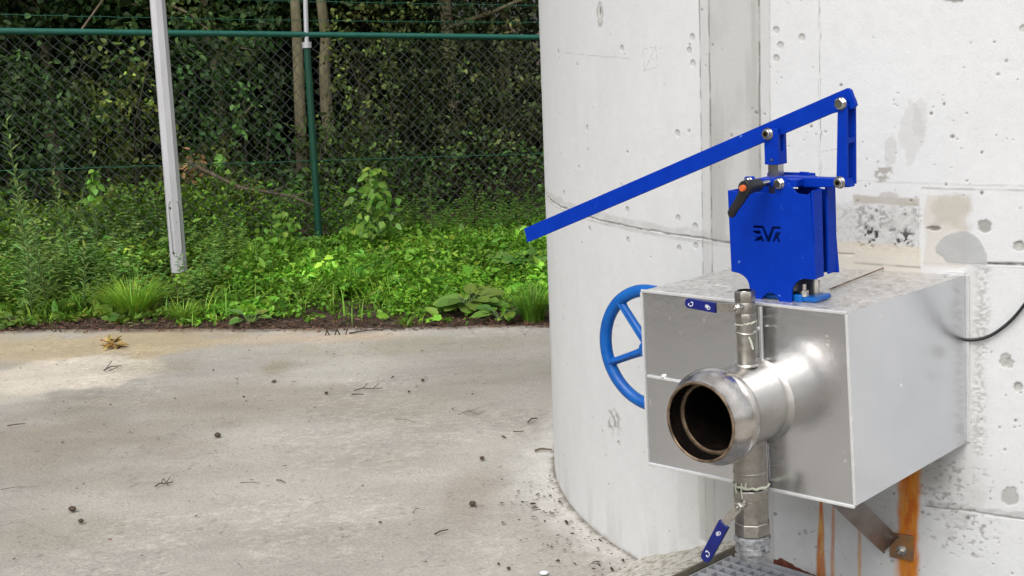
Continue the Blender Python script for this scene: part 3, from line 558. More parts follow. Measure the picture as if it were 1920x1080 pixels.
logo = [[(0, 0), (19, 0), (28, 20), (36, 0), (51, 0), (51, 4.5), (39, 4.5), (30.5, 30), (25.5, 30), (16, 4.5), (0, 4.5)],     # bar and V
        [(0, 9.5), (13, 9.5), (14.5, 14), (10, 15), (8.5, 17.5), (4.5, 14.5), (0, 13)],                                                   # A upper part
        [(3, 29), (7, 19), (9.5, 22), (12, 20), (15, 17), (20.5, 29), (14.5, 29), (12, 26), (9.5, 28.5)],                                     # A lower part
        [(36, 29), (42.5, 10.5), (46.5, 10.5), (45, 15.5), (49, 10.5), (52, 10.5), (47, 18), (51, 29), (45.5, 29), (43, 22), (40, 29)]]         # K
loops = [P2(outl)]+[P2(lg(l)) for l in logo]
fp = kv.part('front_plate', plate(loops, B0, B0+.006, .0012), M_blue)
ar = L(1518, 365, b=B0)[0]; al = L(1364, 357, b=B0)[0]; zt = L(1518, 362, b=B0)[2]; zb = L(1530, 524, b=B0)[2]
def rib(a0, b0, b1, z0, z1, name, m=M_blue, parent=None, tk=.006): o = kv.part(name, box(a0-tk/2, a0+tk/2, b0, b1, z0, z1), m, parent=parent); return beveled(o, .0015)
ar2 = L(1530, 524, b=B0)[0]; amid = (ar+ar2)/2
rib(amid-.001, B0+.003, .077, zb, zt+.004, 'flange', parent=fp); rib(al+.004, B0+.003, .080, L(1371, 509, b=B0)[2], L(1364, 357, b=B0)[2], 'flange', parent=fp)
B1 = .134
out2 = [(x, y) for x, y in outl]; l2 = [P2(outl)]+[P2(lg(l)) for l in logo]; rp_ = kv.part('rear_plate', plate([[(2*.342-a, c) if 0 else (a, c) for a, c in lp] for lp in l2], B1-.006, B1, .0012), M_blue)
rib(amid-.001, .0965, B1-.003, zb+.002, zt+.008, 'flange', parent=rp_); rib(al+.004, .091, B1-.003, zb, zt+.004, 'flange', parent=rp_)
# gate blade and packing casting
ga1 = L(1529, 540, b=.087)[0]
kv.part('gate_blade', box(.30, ga1, .083, .090, -.01, .13), M_gate); kv.part('gate_edge', box(ga1+.0003, ga1+.003, .080, .093, .003, .12), M_bolt)
kv.part('slide_block', box(.255, ar-.012, .072, .100, .12, .215), M_darkblue)
gl = kv.part('gland_flange', join(box(.245, L(1545, 560, b=.087)[0], .055, .118, .002, .013)), M_blue2); beveled(gl, .004, 3)
pfl = kv.part('gland_cheek', box(L(1492, 560, b=.06)[0], L(1508, 563, b=.06)[0], .050, .056, .001, .018), M_blue2); beveled(pfl, .003)
def nut_stud(px, py, b_, r=.0095):
    p = L(px, py, b=b_); kv.part('stud', lathe((p[0], b_, 0), (0, 0, 1), ((.010, .005), (.040, .005)), 14), M_bolt, True)
    kv.part('nut', lathe((p[0], b_, 0), (0, 0, 1), ((.0135, r*1.15), (.0155, r*1.15), (.0156, r), (.026, r), (.027, r*.85)), 6), M_bolt)
nut_stud(1508, 552, .064); nut_stud(1534, 543, .110)
# yoke between the plates, arm towards the link
zy0 = L(1420, 350, b=B0)[2]; zy = L(1430, 335, b=B0+.01)[2]
yk = kv.part('yoke', join(box(L(1412, 340, b=B0)[0], L(1490, 340, b=B0)[0], B0+.0065, B1-.0065, zy-.016, zy)), M_blue); beveled(yk, .002)
rib2 = kv.part('rear_yoke', join(box(L(1462, 325, b=B1)[0], L(1525, 325, b=B1)[0], B1+.0005, B1+.010, zy-.01, L(1500, 324, b=B1)[2])), M_blue); beveled(rib2, .002)
bm = .088
ay = P2([(1475, 330), (1500, 331), (1594, 334), (1598, 350), (1500, 350), (1470, 350)], bm)
yk2 = kv.part('yoke_arm', plate([ay], bm-.013, bm+.013, .002), M_blue)
# lever, clevis, link
lv_ = P2([(985, 428), (1590, 165), (1596, 168), (1607, 197), (1602, 203), (1560, 213), (991, 454)], bm)
kv.part('hand_lever', plate([lv_], bm-.005, bm+.005, .0008), M_blue)
cf = P2([(1433, 241), (1459, 242), (1459, 309), (1437, 308)], bm-.014)
ax0, ax1, az1, az0 = cf[0][0], cf[1][0], cf[0][1], cf[2][1]
cl = kv.part('clevis', join(box(ax0, ax1, bm-.017, bm-.0065, az0, az1), box(ax0, ax1, bm+.0065, bm+.017, az0, az1-.0), box(ax0, ax1, bm-.0065, bm+.0065, az0, az0+.028)), M_blue); beveled(cl, .0012)
kv.part('set_screw', lathe(L(1447, 300, b=bm-.0172), (0, -1, 0), ((0, .003), (.0008, .003)), 12), M_bolt, True)
sq = L(1455, 320, b=bm)[0]; kv.part('spindle', box(sq-.0125, sq+.0125, bm-.011, bm+.011, .18, az0+.004), M_gate)
lk1 = P2([(1572, 187), (1589, 187), (1590, 348), (1569, 348)], bm-.016)
def off(lp, bq): return lp
kv.part('link_bar', plate([lk1], bm-.019, bm-.013, .001), M_blue); kv.part('link_bar', plate([lk1], bm+.013, bm+.019, .001), M_blue)
aR = max(p[0] for p in lk1); zl0 = min(p[1] for p in lk1); zl1 = max(p[1] for p in lk1); zc = L(1590, 262, b=bm)[2]
kv.part('link_spacer', box(aR-.010, aR-.002, bm-.0125, bm+.0125, zc-.006, zc+.004), M_blue)
kv.part('link_spacer', box(aR-.010, aR-.002, bm-.0125, bm+.0125, zl1-.014, zl1-.004), M_blue)
def bolt(px, py, b_, r=.0125, hexh=True, rear=None):
    p = L(px, py, b=b_); w_ = lathe(p, (0, -1, 0), ((0, r*1.05), (.0015, r*1.05)), 24); kv.part('washer', w_, M_bolt, True)
    if hexh: o = kv.part('bolt_head', lathe(p, (0, -1, 0), ((.0017, r*.95), (.009, r*.95), (.0105, r*.8)), 6, .25), M_bolt)
    else:
        o = kv.part('bolt_head', lathe(p, (0, -1, 0), ((.0017, r*.8), (.010, r*.8), (.0115, r*.7)), 24), M_bolt, True); kv.part('socket', lathe(p, (0, -1, 0), ((.0112, r*.4), (.0119, r*.4)), 6), M_bore, parent=o)
    if rear is not None:
        kv.part('nut', lathe((p[0], rear, p[2]), (0, 1, 0), ((0, r), (.0015, r), (.0016, r*.85), (.009, r*.85), (.011, r*.7)), 6), M_bolt)
bolt(1577, 194, bm-.019, .0125, True, bm+.019); bolt(1575, 342, bm-.019, .0125, False, bm+.019); bolt(1440, 251, bm-.017, .0125, False, bm+.017)
bolt(1462, 344, B0, .0115, True); bolt(1405, 341, B0, .010, True)
# clamping handle in front of the plate
ch = []
hub0 = L(1396, 349, b=-.035); hub1 = L(1424, 345, b=-.035)
sh = L(1439, 343, b=B0-.002); hb = lambda t: sh+np.array([0, -1., 0])*t
pfh = lathe(sh, (0, -1, 0), ((.030, .0115), (.034, .0135), (.062, .0150), (.078, .0160), (.086, .0150), (.088, .0135)), 28)
hubm = kv.part('clamp_handle', pfh, M_black, True, label='black clamping handle with orange button')
kv.part('clamp_stud', lathe(sh, (0, -1, 0), ((-.004, .006), (.033, .006)), 18), M_bolt, True, parent=hubm)
kv.part('orange_button', lathe(sh, (0, -1, 0), ((.087, .0070), (.094, .0070), (.096, .006)), 24), M_orange, True, parent=hubm)
bh_ = sh[1]-.074
PP = [L(x, y, b=bh_) for x, y in ((1402, 352), (1394, 364), (1386, 378), (1377, 391), (1372, 400), (1370, 406))]
kv.part('clamp_arm', tube(PP, [.0125, .0120, .0105, .0095, .0098, .0055], 14), M_black, True, parent=hubm)
# paint chips
for px, py in ((1530, 362), (1526, 330)): pass
# ================================================================== HANDWHEEL
wa, wc, wr, wb = -.1001, -.1759, .1602, .15
hw = Th('handwheel', 'blue cast handwheel with spokes half hidden behind the left side of the metal box', 'handwheel', (wa, wb, wc), True)
rp2 = [(.0125*cos(t)*1.0, wr-.0155+.0155*sin(t)) for t in np.linspace(0, 2*pi, 17)[:-1]]
rim = hw.part('rim', lathe((wa, wb, wc), (0, 1, 0), [(x*1.25, r) for x, r in rp2], 96, closed=True), M_blue2, True)
sp0 = atan2(L(1150, 678, b=wb)[2]-wc, L(1150, 678, b=wb)[0]-wa)
for k in range(5):
    t = sp0+k*2*pi/5; d = np.array([cos(t), 0, sin(t)]); c = np.array([wa, wb, wc])
    P = [c+d*.02, c+d*.07, c+d*.12, c+d*(wr-.016)]; V, Fc = tube(P, [.0115, .0095, .0095, .013], 12)
    o = hw.part('spoke', (V, Fc), M_blue2, True)
    s = np.array([-sin(t), 0, cos(t)]); o = hw.part('spoke_web', bar(c+d*.02+[0, -.011, 0], c+d*(wr-.02)+[0, -.009, 0], .006, .012, (0, 1, 0)), M_blue2); beveled(o, .002)
hw.part('hub', lathe((wa, wb, wc), (0, 1, 0), ((-.022, .018), (-.020, .022), (.020, .024), (.022, .020)), 28), M_blue2, True)
wp = BX((wa, wb, wc)); bdir = MB@np.array([0, 1., 0])
rr_ = np.hypot(*(wp[:2]-TC)); o2 = wp[:2]-TC; B_ = o2@bdir[:2]; A_ = bdir[:2]@bdir[:2]; tlen = (-B_-sqrt(B_*B_-A_*(o2@o2-TR*TR)))/A_
hw.part('spindle', lathe((wa, wb, wc), (0, 1, 0), ((.02, .010), (tlen+.004, .010)), 18), M_bolt, True); hw.part('wall_flange', lathe((wa, wb, wc), (0, 1, 0), ((tlen-.06, .045), (tlen+.02, .045)), 32), M_blue2, True)
# ================================================================== BRACKET + CABLE
def P_w(px, py, off_=0.): a, z = tank(px, py); return np.array([TC[0]+(TR+off_)*cos(a), TC[1]+(TR+off_)*sin(a), z])
W = P_w(1672, 1018, .012); S0 = BX(L(1560, 915, c=-BH-.003)); sbk = Th('support_bracket', 'brown weathered steel strut bolted to the tank under the metal box', 'bracket', W)
dirv = W-S0; dl = np.linalg.norm(dirv); dirn = dirv/dl
vis = Cv-W; vis -= dirn*(vis@dirn); vis /= np.linalg.norm(vis); sd = np.cross(dirn, vis)
o = sbk.part('strut', bar(S0, W, .050, .006, vis), M_brack); beveled(o, .001)
o = sbk.part('strut_leg', bar(S0+sd*.024-vis*.02, W+sd*.024-vis*.016, .006, .044, vis), M_brack); o = sbk.part('strut_leg', bar(S0-sd*.024-vis*.02, W-sd*.024-vis*.016, .006, .044, vis), M_brack)
a, z = tank(1695, 1022); nr = np.array([cos(a), sin(a), 0]); tg = np.array([-sin(a), cos(a), 0]); Pc = P_w(1692, 1022, .005)
o = sbk.part('wall_plate', bar(Pc-[0, 0, .034], Pc+[0, 0, .030], .058, .006, nr), M_rustplate); beveled(o, .001)
pb = P_w(1693, 1029, .0085); sbk.part('washer', lathe(pb, nr, ((0, .0125), (.002, .0125)), 20), M_bolt, True); sbk.part('anchor_nut', lathe(pb, nr, ((.0022, .009), (.010, .009), (.011, .007)), 6), M_bolt); sbk.part('anchor_tip', lathe(pb, nr, ((.011, .0045), (.020, .0045)), 12), M_bolt, True)
cp = [P_w(1990, 480, .03), P_w(1950, 530, .02), P_w(1920, 572, .012), P_w(1895, 601, .010), P_w(1865, 624, .009), P_w(1840, 634, .008), P_w(1815, 636, .007), P_w(1790, 632, .007), P_w(1770, 625, .007)]
cps = []
for i in range(len(cp)-1):
    p0, p1, p2, p3 = cp[max(i-1, 0)], cp[i], cp[i+1], cp[min(i+2, len(cp)-1)]
    for t in (0, .25, .5, .75): cps.append(.5*((2*p1)+(-p0+p2)*t+(2*p0-5*p1+4*p2-p3)*t*t+(-p0+3*p1-3*p2+p3)*t**3))
V, Fc = tube(cps, .0038, 8); o = mkobj('black_cable', V, Fc, M_black, smooth=True); tag(o, 'thin black cable sagging along the tank wall into the back of the metal box', 'cable')

# ================================================================== FENCE + LAMP POST
def fpt(px, py):                                             # point on the fence plane
    A0 = gy(0, 300, 9.0)[:2]; A1 = gy(1008, 300, 10.8)[:2]; n_ = np.array([A1[1]-A0[1], A0[0]-A1[0]]); r = ray(px, py); t = ((A0-Cv[:2])@n_)/(r[:2]@n_); return Cv+r*t
Q0, Q1 = fpt(0, 58), fpt(1008, 70); fd = (Q1-Q0); fl = np.linalg.norm(fd); fdn = fd/fl
fe = Th('chain_link_fence', 'green chain link fence with top rail and strands of barbed wire before the trees', 'fence', (*fpt(599, 462)[:2], 0))
fe.part('top_rail', tube([Q0-fdn*2.2, Q1+fdn*1.8], .0205, 14), M_rail, True)
pb0 = fpt(599, 462); pt0 = fpt(575, 82)
fe.part('post', tube([pb0-[0, 0, .2], pt0], .0245, 18), M_green, True)
arm = fe.part('post_arm', tube([pt0+[0, 0, .0], fpt(571, -60)], .0165, 14), M_silver, True); fe.part('arm_socket', tube([pt0-[0, 0, .028], pt0+[0, 0, .012]], .034, 18), M_silver, True, parent=arm)
# other posts outside the frame
for s_ in (-1, 1):
    q = pb0+np.array([fdn[0], fdn[1], 0])*s_*3.0; q[2] = 0; top_ = Q0+fdn*(((q-Q0)@fdn)); fe.part('post', tube([q-[0, 0, .2], top_], .028, 14), M_green, True)
fp_ = np.array([fdn[0], fdn[1], 0]); fp_ /= np.linalg.norm(fp_)
hd = np.linalg.norm((Q1-Q0)[:2]); slope = fd[2]/hd
zt_ = Q0[2]-.02; Hf = 1.50; cw, chh = .080, .076; gs = []; rs = random.Random(3)
x0, x1 = -1.6, hd+1.4; V = []; Fc = []
def W3(x, z_): return np.array([Q0[0]+fp_[0]*x, Q0[1]+fp_[1]*x, zt_+slope*x-z_])
yv = np.array([-fp_[1], fp_[0], 0])
def addseg(p, q, r):
    d = q-p; d /= np.linalg.norm(d); s_ = np.cross(d, yv); n0 = len(V)
    for e in (p, q):
        for k in range(3): a_2 = 2*pi*k/3; V.append(e+r*(cos(a_2)*s_+sin(a_2)*yv))
    for k in range(3): Fc.append((n0+k, n0+(k+1) % 3, n0+3+(k+1) % 3, n0+3+k))
nz = int(Hf/chh*2); nx = int((x1-x0)/(cw)); R_ = .0021
jit = lambda i, j: (.006*math.sin(i*1.7+j*.9)+.003*math.sin(j*2.3), .004*math.sin(i*.8+j*1.3))
for i in range(nx):                                          # each wire zigzags downwards and hooks its neighbour
    prev = None
    for j in range(nz+1):
        x = x0+i*cw+(cw/2 if j % 2 else 0)*1.0; jx, jz = jit(i+(0 if j % 2 == 0 else .5), j); p = W3(x+jx, j*chh/2+jz)+yv*(.002 if j % 2 else -.002)
        if prev is not None: addseg(prev, p, R_*1.2)
        prev = p
    prev = None
    for j in range(nz+1):
        x = x0+i*cw+(-cw/2 if j % 2 else 0); jx, jz = jit(i-(0 if j % 2 == 0 else .5), j); p = W3(x+jx, j*chh/2+jz)-yv*(.002 if j % 2 else -.002)
        if prev is not None: addseg(prev, p, R_*.8)
        prev = p
fe.part('mesh', (np.array(V), Fc), M_mesh)
def wire(p, q, r=.0026, barbs=0, sag=.01, seed=0, m=M_gwire):
    rs = random.Random(seed); n = 60; P = [p+(q-p)*t+np.array([0, 0, -sag*sin(pi*t)+.0025*sin(t*90)]) for t in np.linspace(-.25, 1.2, n)]; g_ = [tube(P, r, 5)]
    for k in range(barbs):
        c = p+(q-p)*(-.2+1.35*k/barbs); c = c+np.array([0, 0, -sag*sin(pi*np.clip((k/barbs), 0, 1))]); 
        for s_ in (-1, 1): g_.append(tube([c-np.array([.004, 0, .014*s_]), c+np.array([.004, 0, .014*s_])], .0013, 4))
    return join(*g_)
fe.part('tension_wire', wire(fpt(0, 320), fpt(1015, 288), .003, 0, .0), M_gwire, True)
fe.part('barbed_wire', wire(fpt(0, 27), fpt(1010, 42), .0022, 45, .01, 1), M_gwire, True); fe.part('barbed_wire', wire(fpt(0, -14), fpt(1010, 10), .0022, 45, .01, 2), M_gwire, True); fe.part('barbed_wire', wire(fpt(0, -60), fpt(1010, -30), .0022, 45, .01, 3), M_gwire, True)
# lamp post
lb0 = gz(338, 532); lt0 = gy(295, 0, lb0[1]-.02); dv = (lt0-lb0); lt = lb0+dv*2.4
lp = Th('lamp_post', 'leaning light grey galvanised metal pole standing in the weeds before the fence', 'lamp post', lb0)
n = 8; V = []; k = 26
lp.part('shaft', tube([lb0-[0, 0, .2], lb0, lb0+dv*.5, lb0+dv, lt], [.054, .0525, .050, .0475, .042], 8), M_lamp, False)
fn_ = (Cv-lb0); fn_[2] = 0; fn_ /= np.linalg.norm(fn_); fs = np.cross([0, 0, 1], fn_)
def lpp(px, py): r = ray(px, py); o = lb0+fn_*.0512; t = ((o-Cv)@fn_)/(r@fn_); return Cv+r*t
dpx = [(324+12*(1-cos(t))+0, 0) for t in (0,)]
oc = [lpp(x, y) for x, y in ((316, 385), (319, 377), (326, 375), (333, 379), (336, 390), (341, 455), (341, 470), (337, 479), (330, 481), (325, 478))]
dr = lp.part('access_door', tube(oc+[oc[0]], .0016, 5), M_brack, True, label='rounded outline of a small access door near the foot')
for x, y in ((319, 390), (325, 474), (328, 425), (331, 417)): c = lpp(x, y); lp.part('door_screw', lathe(c, fn_, ((-.003, .006 if y in (390, 474) else .003), (.001, .006 if y in (390, 474) else .003)), 10), M_bore)
lp.part('soil_crust', lathe(lb0-[0, 0, .02], dv, ((0, .058), (.06, .0565), (.085, .0545), (.095, .0535), (.10, .05)), 13), M_soil, True, label='brown dirt splashed on the foot of the pole')
lp.part('lamp_head', join(box(lt[0]-.09, lt[0]+.09, lt[1]-.45, lt[1]+.05, lt[2]-.02, lt[2]+.05)), M_lamp)

# ================================================================== VEGETATION
def leaves(P, D, N, ln, wd, col, fold=.25, droop=.15):
    """P base points, D directions, N normals (n,3); returns verts, faces, colours"""
    n = len(P); D = D/np.linalg.norm(D, axis=1, keepdims=True); Sx = np.cross(D, N); Sx /= np.linalg.norm(Sx, axis=1, keepdims=True)+1e-9; N = np.cross(Sx, D)
    ln = np.broadcast_to(ln, n)[:, None]; wd = np.broadcast_to(wd, n)[:, None]
    def pt(x, y): return P+D*ln*x+Sx*wd*y+N*(abs(y)*wd*fold-ln*droop*x*x)
    V = np.stack([pt(0, 0), pt(.30, -.5), pt(.68, -.38), pt(1, 0), pt(.68, .38), pt(.30, .5)], 1).reshape(-1, 3)
    k = np.arange(n)[:, None]*6; Fq = np.concatenate([k+np.array([[0, 1, 2, 3]]), k+np.array([[0, 3, 4, 5]])]); C6 = np.repeat(col, 6, axis=0)
    return V, Fq, C6
def rdir(n, up=0.): d = rng.normal(size=(n, 3)); d[:, 2] += up; return d/np.linalg.norm(d, axis=1, keepdims=True)
def cvar(n, base, v=.3, hue=.15, grp=None):
    b = np.array(base)[None]*np.exp(rng.normal(0, v, n))[:, None]; b[:, 0] *= np.exp(rng.normal(0, hue, n)); return np.clip(b, .001, .6)
def concat(Ls):
    V = []; Fq = []; C6 = []; n = 0
    for v, q, c in Ls: V.append(v); Fq.append(q+n); C6.append(c); n += len(v)
    return np.concatenate(V), np.concatenate(Fq), np.concatenate(C6)
def crown(c, rad, ncl, per, ln, col, sig=.16, v=.6, flat=.5, surf=.45, zmin=.35):
    """leaf sprays scattered through an uneven ellipsoid"""
    d = rdir(ncl); r = rng.random(ncl)**surf; r = r*(.72+.5*vnoise(d[:, 0]*2+c[0], d[:, 2]*2+c[1], 9)); cc_ = np.array(c)+d*np.array(rad)*r[:, None]
    cc_ = cc_[cc_[:, 2] > zmin]; n = len(cc_); bdir = rdir(n, .1); q = np.repeat(np.arange(n), per); m_ = len(q)
    t = rng.random(m_)*2-1; P = cc_[q]+bdir[q]*(t*sig*1.8)[:, None]+rng.normal(0, sig*.33, (m_, 3))*np.array([1, 1, flat])
    P[:, 2] = np.maximum(P[:, 2], .05); D = bdir[q]*.5+rdir(m_, -.1)*.9; N = rdir(m_, 1.1)
    cb_ = cvar(n, col, v, .12); C6 = cb_[q]*np.exp(rng.normal(0, .22, m_))[:, None]
    return leaves(P, D, N, ln*rng.uniform(.6, 1.25, m_), ln*.62*rng.uniform(.7, 1.2, m_), C6)
def limb(p, q, r0_, r1_, n=8, amp=.06, seed=0):
    rs = random.Random(seed); p = np.array(p, float); q = np.array(q, float); P = []; off = np.zeros(3)
    for i in range(n):
        t = i/(n-1); off = off+np.array([rs.uniform(-amp, amp), rs.uniform(-amp, amp), 0])*(1 if 0 < i else 0); P.append(p+(q-p)*t+off*sin(pi*t)*1.2)
    return tube(P, [r0_+(r1_-r0_)*i/(n-1) for i in range(n)], 9)
GT = 'trees beyond the fence'
def tree(label, base, h, rad, r0_, col, ncl, per, ln, path=None, seed=0, nb=7, cz=.72, lean=(0, 0)):
    b = np.array([base[0], base[1], soil_h(np.array(base[0]), np.array(base[1]))]); t = Th('tree', label, 'tree', b, group=GT); rs = random.Random(seed)
    topp = b+np.array([lean[0], lean[1], h*.85])
    if path is None: G = [limb(b-[0, 0, .1], topp, r0_, r0_*.35, 12, .05, seed)]
    else:
        path = [np.array(p) for p in path]; G = [tube([b-[0, 0, .1]]+path+[topp], [r0_*1.15]+[r0_*(1-.06*i) for i in range(len(path))]+[r0_*.4], 12)]
    for k in range(nb):
        z_ = rs.uniform(.25, .8); p = b+(topp-b)*z_ if path is None else (path[-1]+(topp-path[-1])*rs.uniform(0, .8)); a = rs.uniform(0, 2*pi); G.append(limb(p, p+np.array([cos(a)*rad[0]*.75, sin(a)*rad[1]*.75, rs.uniform(.2, 1.1)]), r0_*.35, .008, 7, .08, seed*10+k))
    t.part('trunk', join(*G), M_bark, True); V, Fq, C6 = crown(tuple(b+[lean[0], lean[1], h*cz]), rad, ncl, per, ln, col, zmin=.3)
    o = mkobj('crown', V-b, Fq, M_leafd, t.e, cols=C6); return t
def atpx(px, Y, py=380): p = gy(px, py, Y); return (p[0], p[1])
dk = (.026, .050, .014); md = (.036, .072, .018); yl = (.055, .088, .018); br = (.036, .056, .016)
# the two trunks near the fence post
p1 = [gy(x, y, 11.6) for x, y in ((566, 560), (569, 470), (567, 330), (562, 200), (558, 90), (553, 0), (549, -60))]
tree('slender tree with straight trunk just left of the green fence post', (p1[0][0], 11.6), 6.5, (1.6, 1.6, 1.9), .052, dk, 900, 16, .075, path=p1[1:], seed=1, cz=.75)
p2 = [gy(x, y, 11.9) for x, y in ((628, 520), (622, 380), (619, 250), (612, 200), (609, 130), (611, 70), (602, 0), (598, -60))]
tree('tree with kinked pale brown trunk just right of the green fence post', (p2[0][0], 11.9), 6.5, (1.6, 1.5, 1.9), .060, md, 900, 16, .075, path=p2[1:], seed=2, cz=.76)
tl = [(-120, 12.2, 'leafy tree with dark crown at the far left edge of the fence view', dk), (110, 12.8, 'dense dark tree behind the fence at the left, before the tall pole', md), (250, 13.6, 'dark tree whose crown fills the gap just left of the tall pole', dk), (420, 13.0, 'leafy tree between the tall pole and the green fence post', md),
      (700, 14.2, 'dark tree behind the fence right of the two bare trunks', dk), (850, 13.0, 'brownish green tree behind the right fence panel', br), (965, 14.0, 'dull olive tree behind the fence nearest the tank edge', br), (1120, 13.6, 'dark tree partly hidden behind the tank', dk)]
for i, (px, Yt, lab, col) in enumerate(tl):
    x, y = atpx(px, Yt); tree(lab, (x, y), 5.2+.5*(i % 3), (1.5, 1.4, 2.3), .07, col, 620 if i < 5 else 210, 22, .075, seed=20+i, cz=.50)
# the wood further back, one mass, plus unseen canopy added to block the sky
Ls = []
for x in np.arange(-9.5, 7, 1.15):
    for y, cz_ in ((15.6, 1.2), (17.6, 1.6), (19.8, 2.2)):
        dd = 1. if x < -.4 else .3
        Ls.append(crown((x+rng.uniform(-.4, .4), y, (cz_ if x < -.7 else .5)+rng.uniform(-.3, .3)), (1.2, 1.1, 2.0+.25*(y-15) if x < -.7 else .7), int(230*dd), 14, .16, (.018, .034, .012), sig=.3, zmin=.1))
    if x < -.6: Ls.append(crown((x, 16.5, 5.0), (1.3, 3.6, 1.4), 150, 14, .22, (.03, .05, .016), sig=.4))  # canopy over the wood, above the view, added to occlude the sky
for x in np.arange(-8, 4, 1.2): Ls.append(crown((x, 12.4, 4.4), (1.0, 1.5, .9), 120, 14, .16, (.035, .06, .018), sig=.3))  # same added canopy nearer the fence, out of view, for shade
V, Fq, C6 = concat(Ls); o = mkobj('dense_wood', V, Fq, M_leafd, cols=C6); tag(o, 'dark mass of leaves deep in the wood behind the fence, plus added overhead shade canopy', 'wood', kind='stuff')
Ls = []
for y in np.arange(-3, 7.6, 1.2): Ls.append(crown((-6.6+rng.uniform(-.2, .2), y, .9), (.9, .9, 1.1), 110, 14, .13, (.045, .085, .022), sig=.3, zmin=.0))  # unseen hedge, added so the box front mirrors something dark
V, Fq, C6 = concat(Ls); tag(mkobj('reflection_hedge', V, Fq, M_leafd, cols=C6), 'unseen green scrub left of the concrete pad, added to darken the metal box reflection', 'scrub', kind='stuff')
# bushes just behind the fence
GB = 'bushes behind the fence'
def bush(label, px, Yb, w_, h_, col, ncl, ln, seed=0, zc=None):
    x, y = atpx(px, Yb); b = np.array([x, y, float(soil_h(np.array(x), np.array(y)))]); t = Th('bush', label, 'bush', b, group=GB); rs = random.Random(seed); G = []
    for k in range(5):
        a = rs.uniform(0, 2*pi); G.append(limb(b+[.05*cos(a), .05*sin(a), -.02], b+np.array([w_*.8*cos(a), w_*.5*sin(a), h_*rs.uniform(.5, 1.)]), .012, .003, 8, .06, seed*9+k))
    t.part('stems', join(*G), M_bstem, True); V, Fq, C6 = crown(tuple(b+[0, 0, zc or h_*.5]), (w_, w_*.6, h_*.55), ncl, 14, ln, col, sig=.10, zmin=.05); mkobj('foliage', V-b, Fq, M_leafd, t.e, cols=C6)
bush('broad dark bush behind the fence at the left edge', 40, 10.6, .9, 1.5, md, 260, .06, 1)
bush('bush with climbing yellowish leaves behind the fence, left of the pole', 235, 10.5, .42, 1.6, (.075, .105, .020), 80, .055, 2)
bush('low bush with light leaves between pole and dead branch', 385, 10.6, .35, .75, (.09, .11, .02), 90, .05, 3)
bush('leafy bush behind the fence right of the pole, reaching the rail', 440, 11.0, .6, 1.9, md, 150, .06, 4)
bush('bush at the foot of the two trunks', 650, 11.2, .5, .9, yl, 150, .05, 5)
bush('bush with pale yellow green leaf tufts right of the trunks', 720, 11.6, .45, 1.75, (.10, .13, .03), 60, .05, 6, 1.35)
bush('wide olive bush behind the middle of the right fence panel', 800, 11.8, .8, 1.6, br, 330, .05, 7)
bush('tall olive bush close to the tank edge', 940, 11.8, .8, 1.55, (.050, .062, .020), 330, .05, 8)
# a few leafy hanging branches across the top
for i, (pts, lab) in enumerate(((((300, 2), (355, 25), (395, 60), (440, 88), (480, 95)), 'leafy hanging branch crossing the top rail right of the pole'), (((150, 60), (175, 25), (200, -10), (215, -40)), 'thin bare branch slanting up over the rail at the upper left'), (((470, 200), (440, 240), (410, 275), (380, 290)), 'arching leafy branch midway between pole and green post'))):
    Pb = [gy(x, y, 10.9) for x, y in pts]; b = Pb[0]; t = Th('hanging_branch', lab, 'branch', b, group='branches behind the fence'); t.part('stem', tube(Pb, np.linspace(.010, .004, len(Pb)), 7), M_branch, True)
    if i != 1:
        m_ = 170; k = rng.random(m_)*(len(Pb)-1.001); ki = k.astype(int); A_ = np.array(Pb); P = A_[ki]+(A_[ki+1]-A_[ki])*(k-ki)[:, None]+rng.normal(0, .05, (m_, 3)); V, Fq, C6 = leaves(P, rdir(m_), rdir(m_, 1), rng.uniform(.03, .06, m_), .03, cvar(m_, (.075, .12, .025), .25)); mkobj('foliage', V-b, Fq, M_leaf, t.e, cols=C6)
# dead branch
Pb = [gy(x, y, 10.1) for x, y in ((352, 302), (380, 318), (415, 335), (450, 352), (500, 360), (545, 368), (585, 384), (600, 392))]
t = Th('dead_branch', 'long bare grey dead branch lying over the weeds between pole and fence post', 'branch', Pb[0]); g_ = [tube(Pb, np.linspace(.016, .007, len(Pb)), 8)]
for p_, q_ in (((500, 360), (540, 345)), ((450, 352), (480, 335)), ((545, 368), (590, 352)), ((420, 337), (440, 320)), ((520, 364), (560, 385))): g_.append(tube([gy(*p_, 10.1), gy((p_[0]+q_[0])/2, (p_[1]+q_[1])/2+3, 10.1), gy(*q_, 10.1)], [.007, .005, .002], 6))
t.part('wood', join(*g_), M_branch, True)
m_ = 60; P = np.array([gy(360+rng.normal(0, 12), 320+rng.normal(0, 14), 10.1) for _ in range(m_)]); V, Fq, C6 = leaves(P, rdir(m_, -.5), rdir(m_), rng.uniform(.03, .06, m_), .03, cvar(m_, (.28, .17, .07), .3)); mkobj('dry_leaves', V-Pb[0], Fq, M_dead, t.e, cols=C6)

# grass blades
def blades(P, D, h, wd, col, bend=.5):
    n = len(P); D = D/np.linalg.norm(D, axis=1, keepdims=True); S_ = np.stack([-D[:, 1], D[:, 0], np.zeros(n)], 1); h = h[:, None]; up = np.array([[0, 0, 1.]]); rows = []
    for t, wk in ((0, 1), (.35, .9), (.7, .65), (1, .08)):
        c = P+up*h*(t-.45*bend*t*t)+D*h*bend*t*t; rows += [c-S_*wd*wk/2, c+S_*wd*wk/2]
    V = np.stack(rows, 1).reshape(-1, 3); k = np.arange(n)[:, None]*8; Fq = np.concatenate([k+np.array([[0, 1, 3, 2]]), k+np.array([[2, 3, 5, 4]]), k+np.array([[4, 5, 7, 6]])]); return V, Fq, np.repeat(col, 8, axis=0)
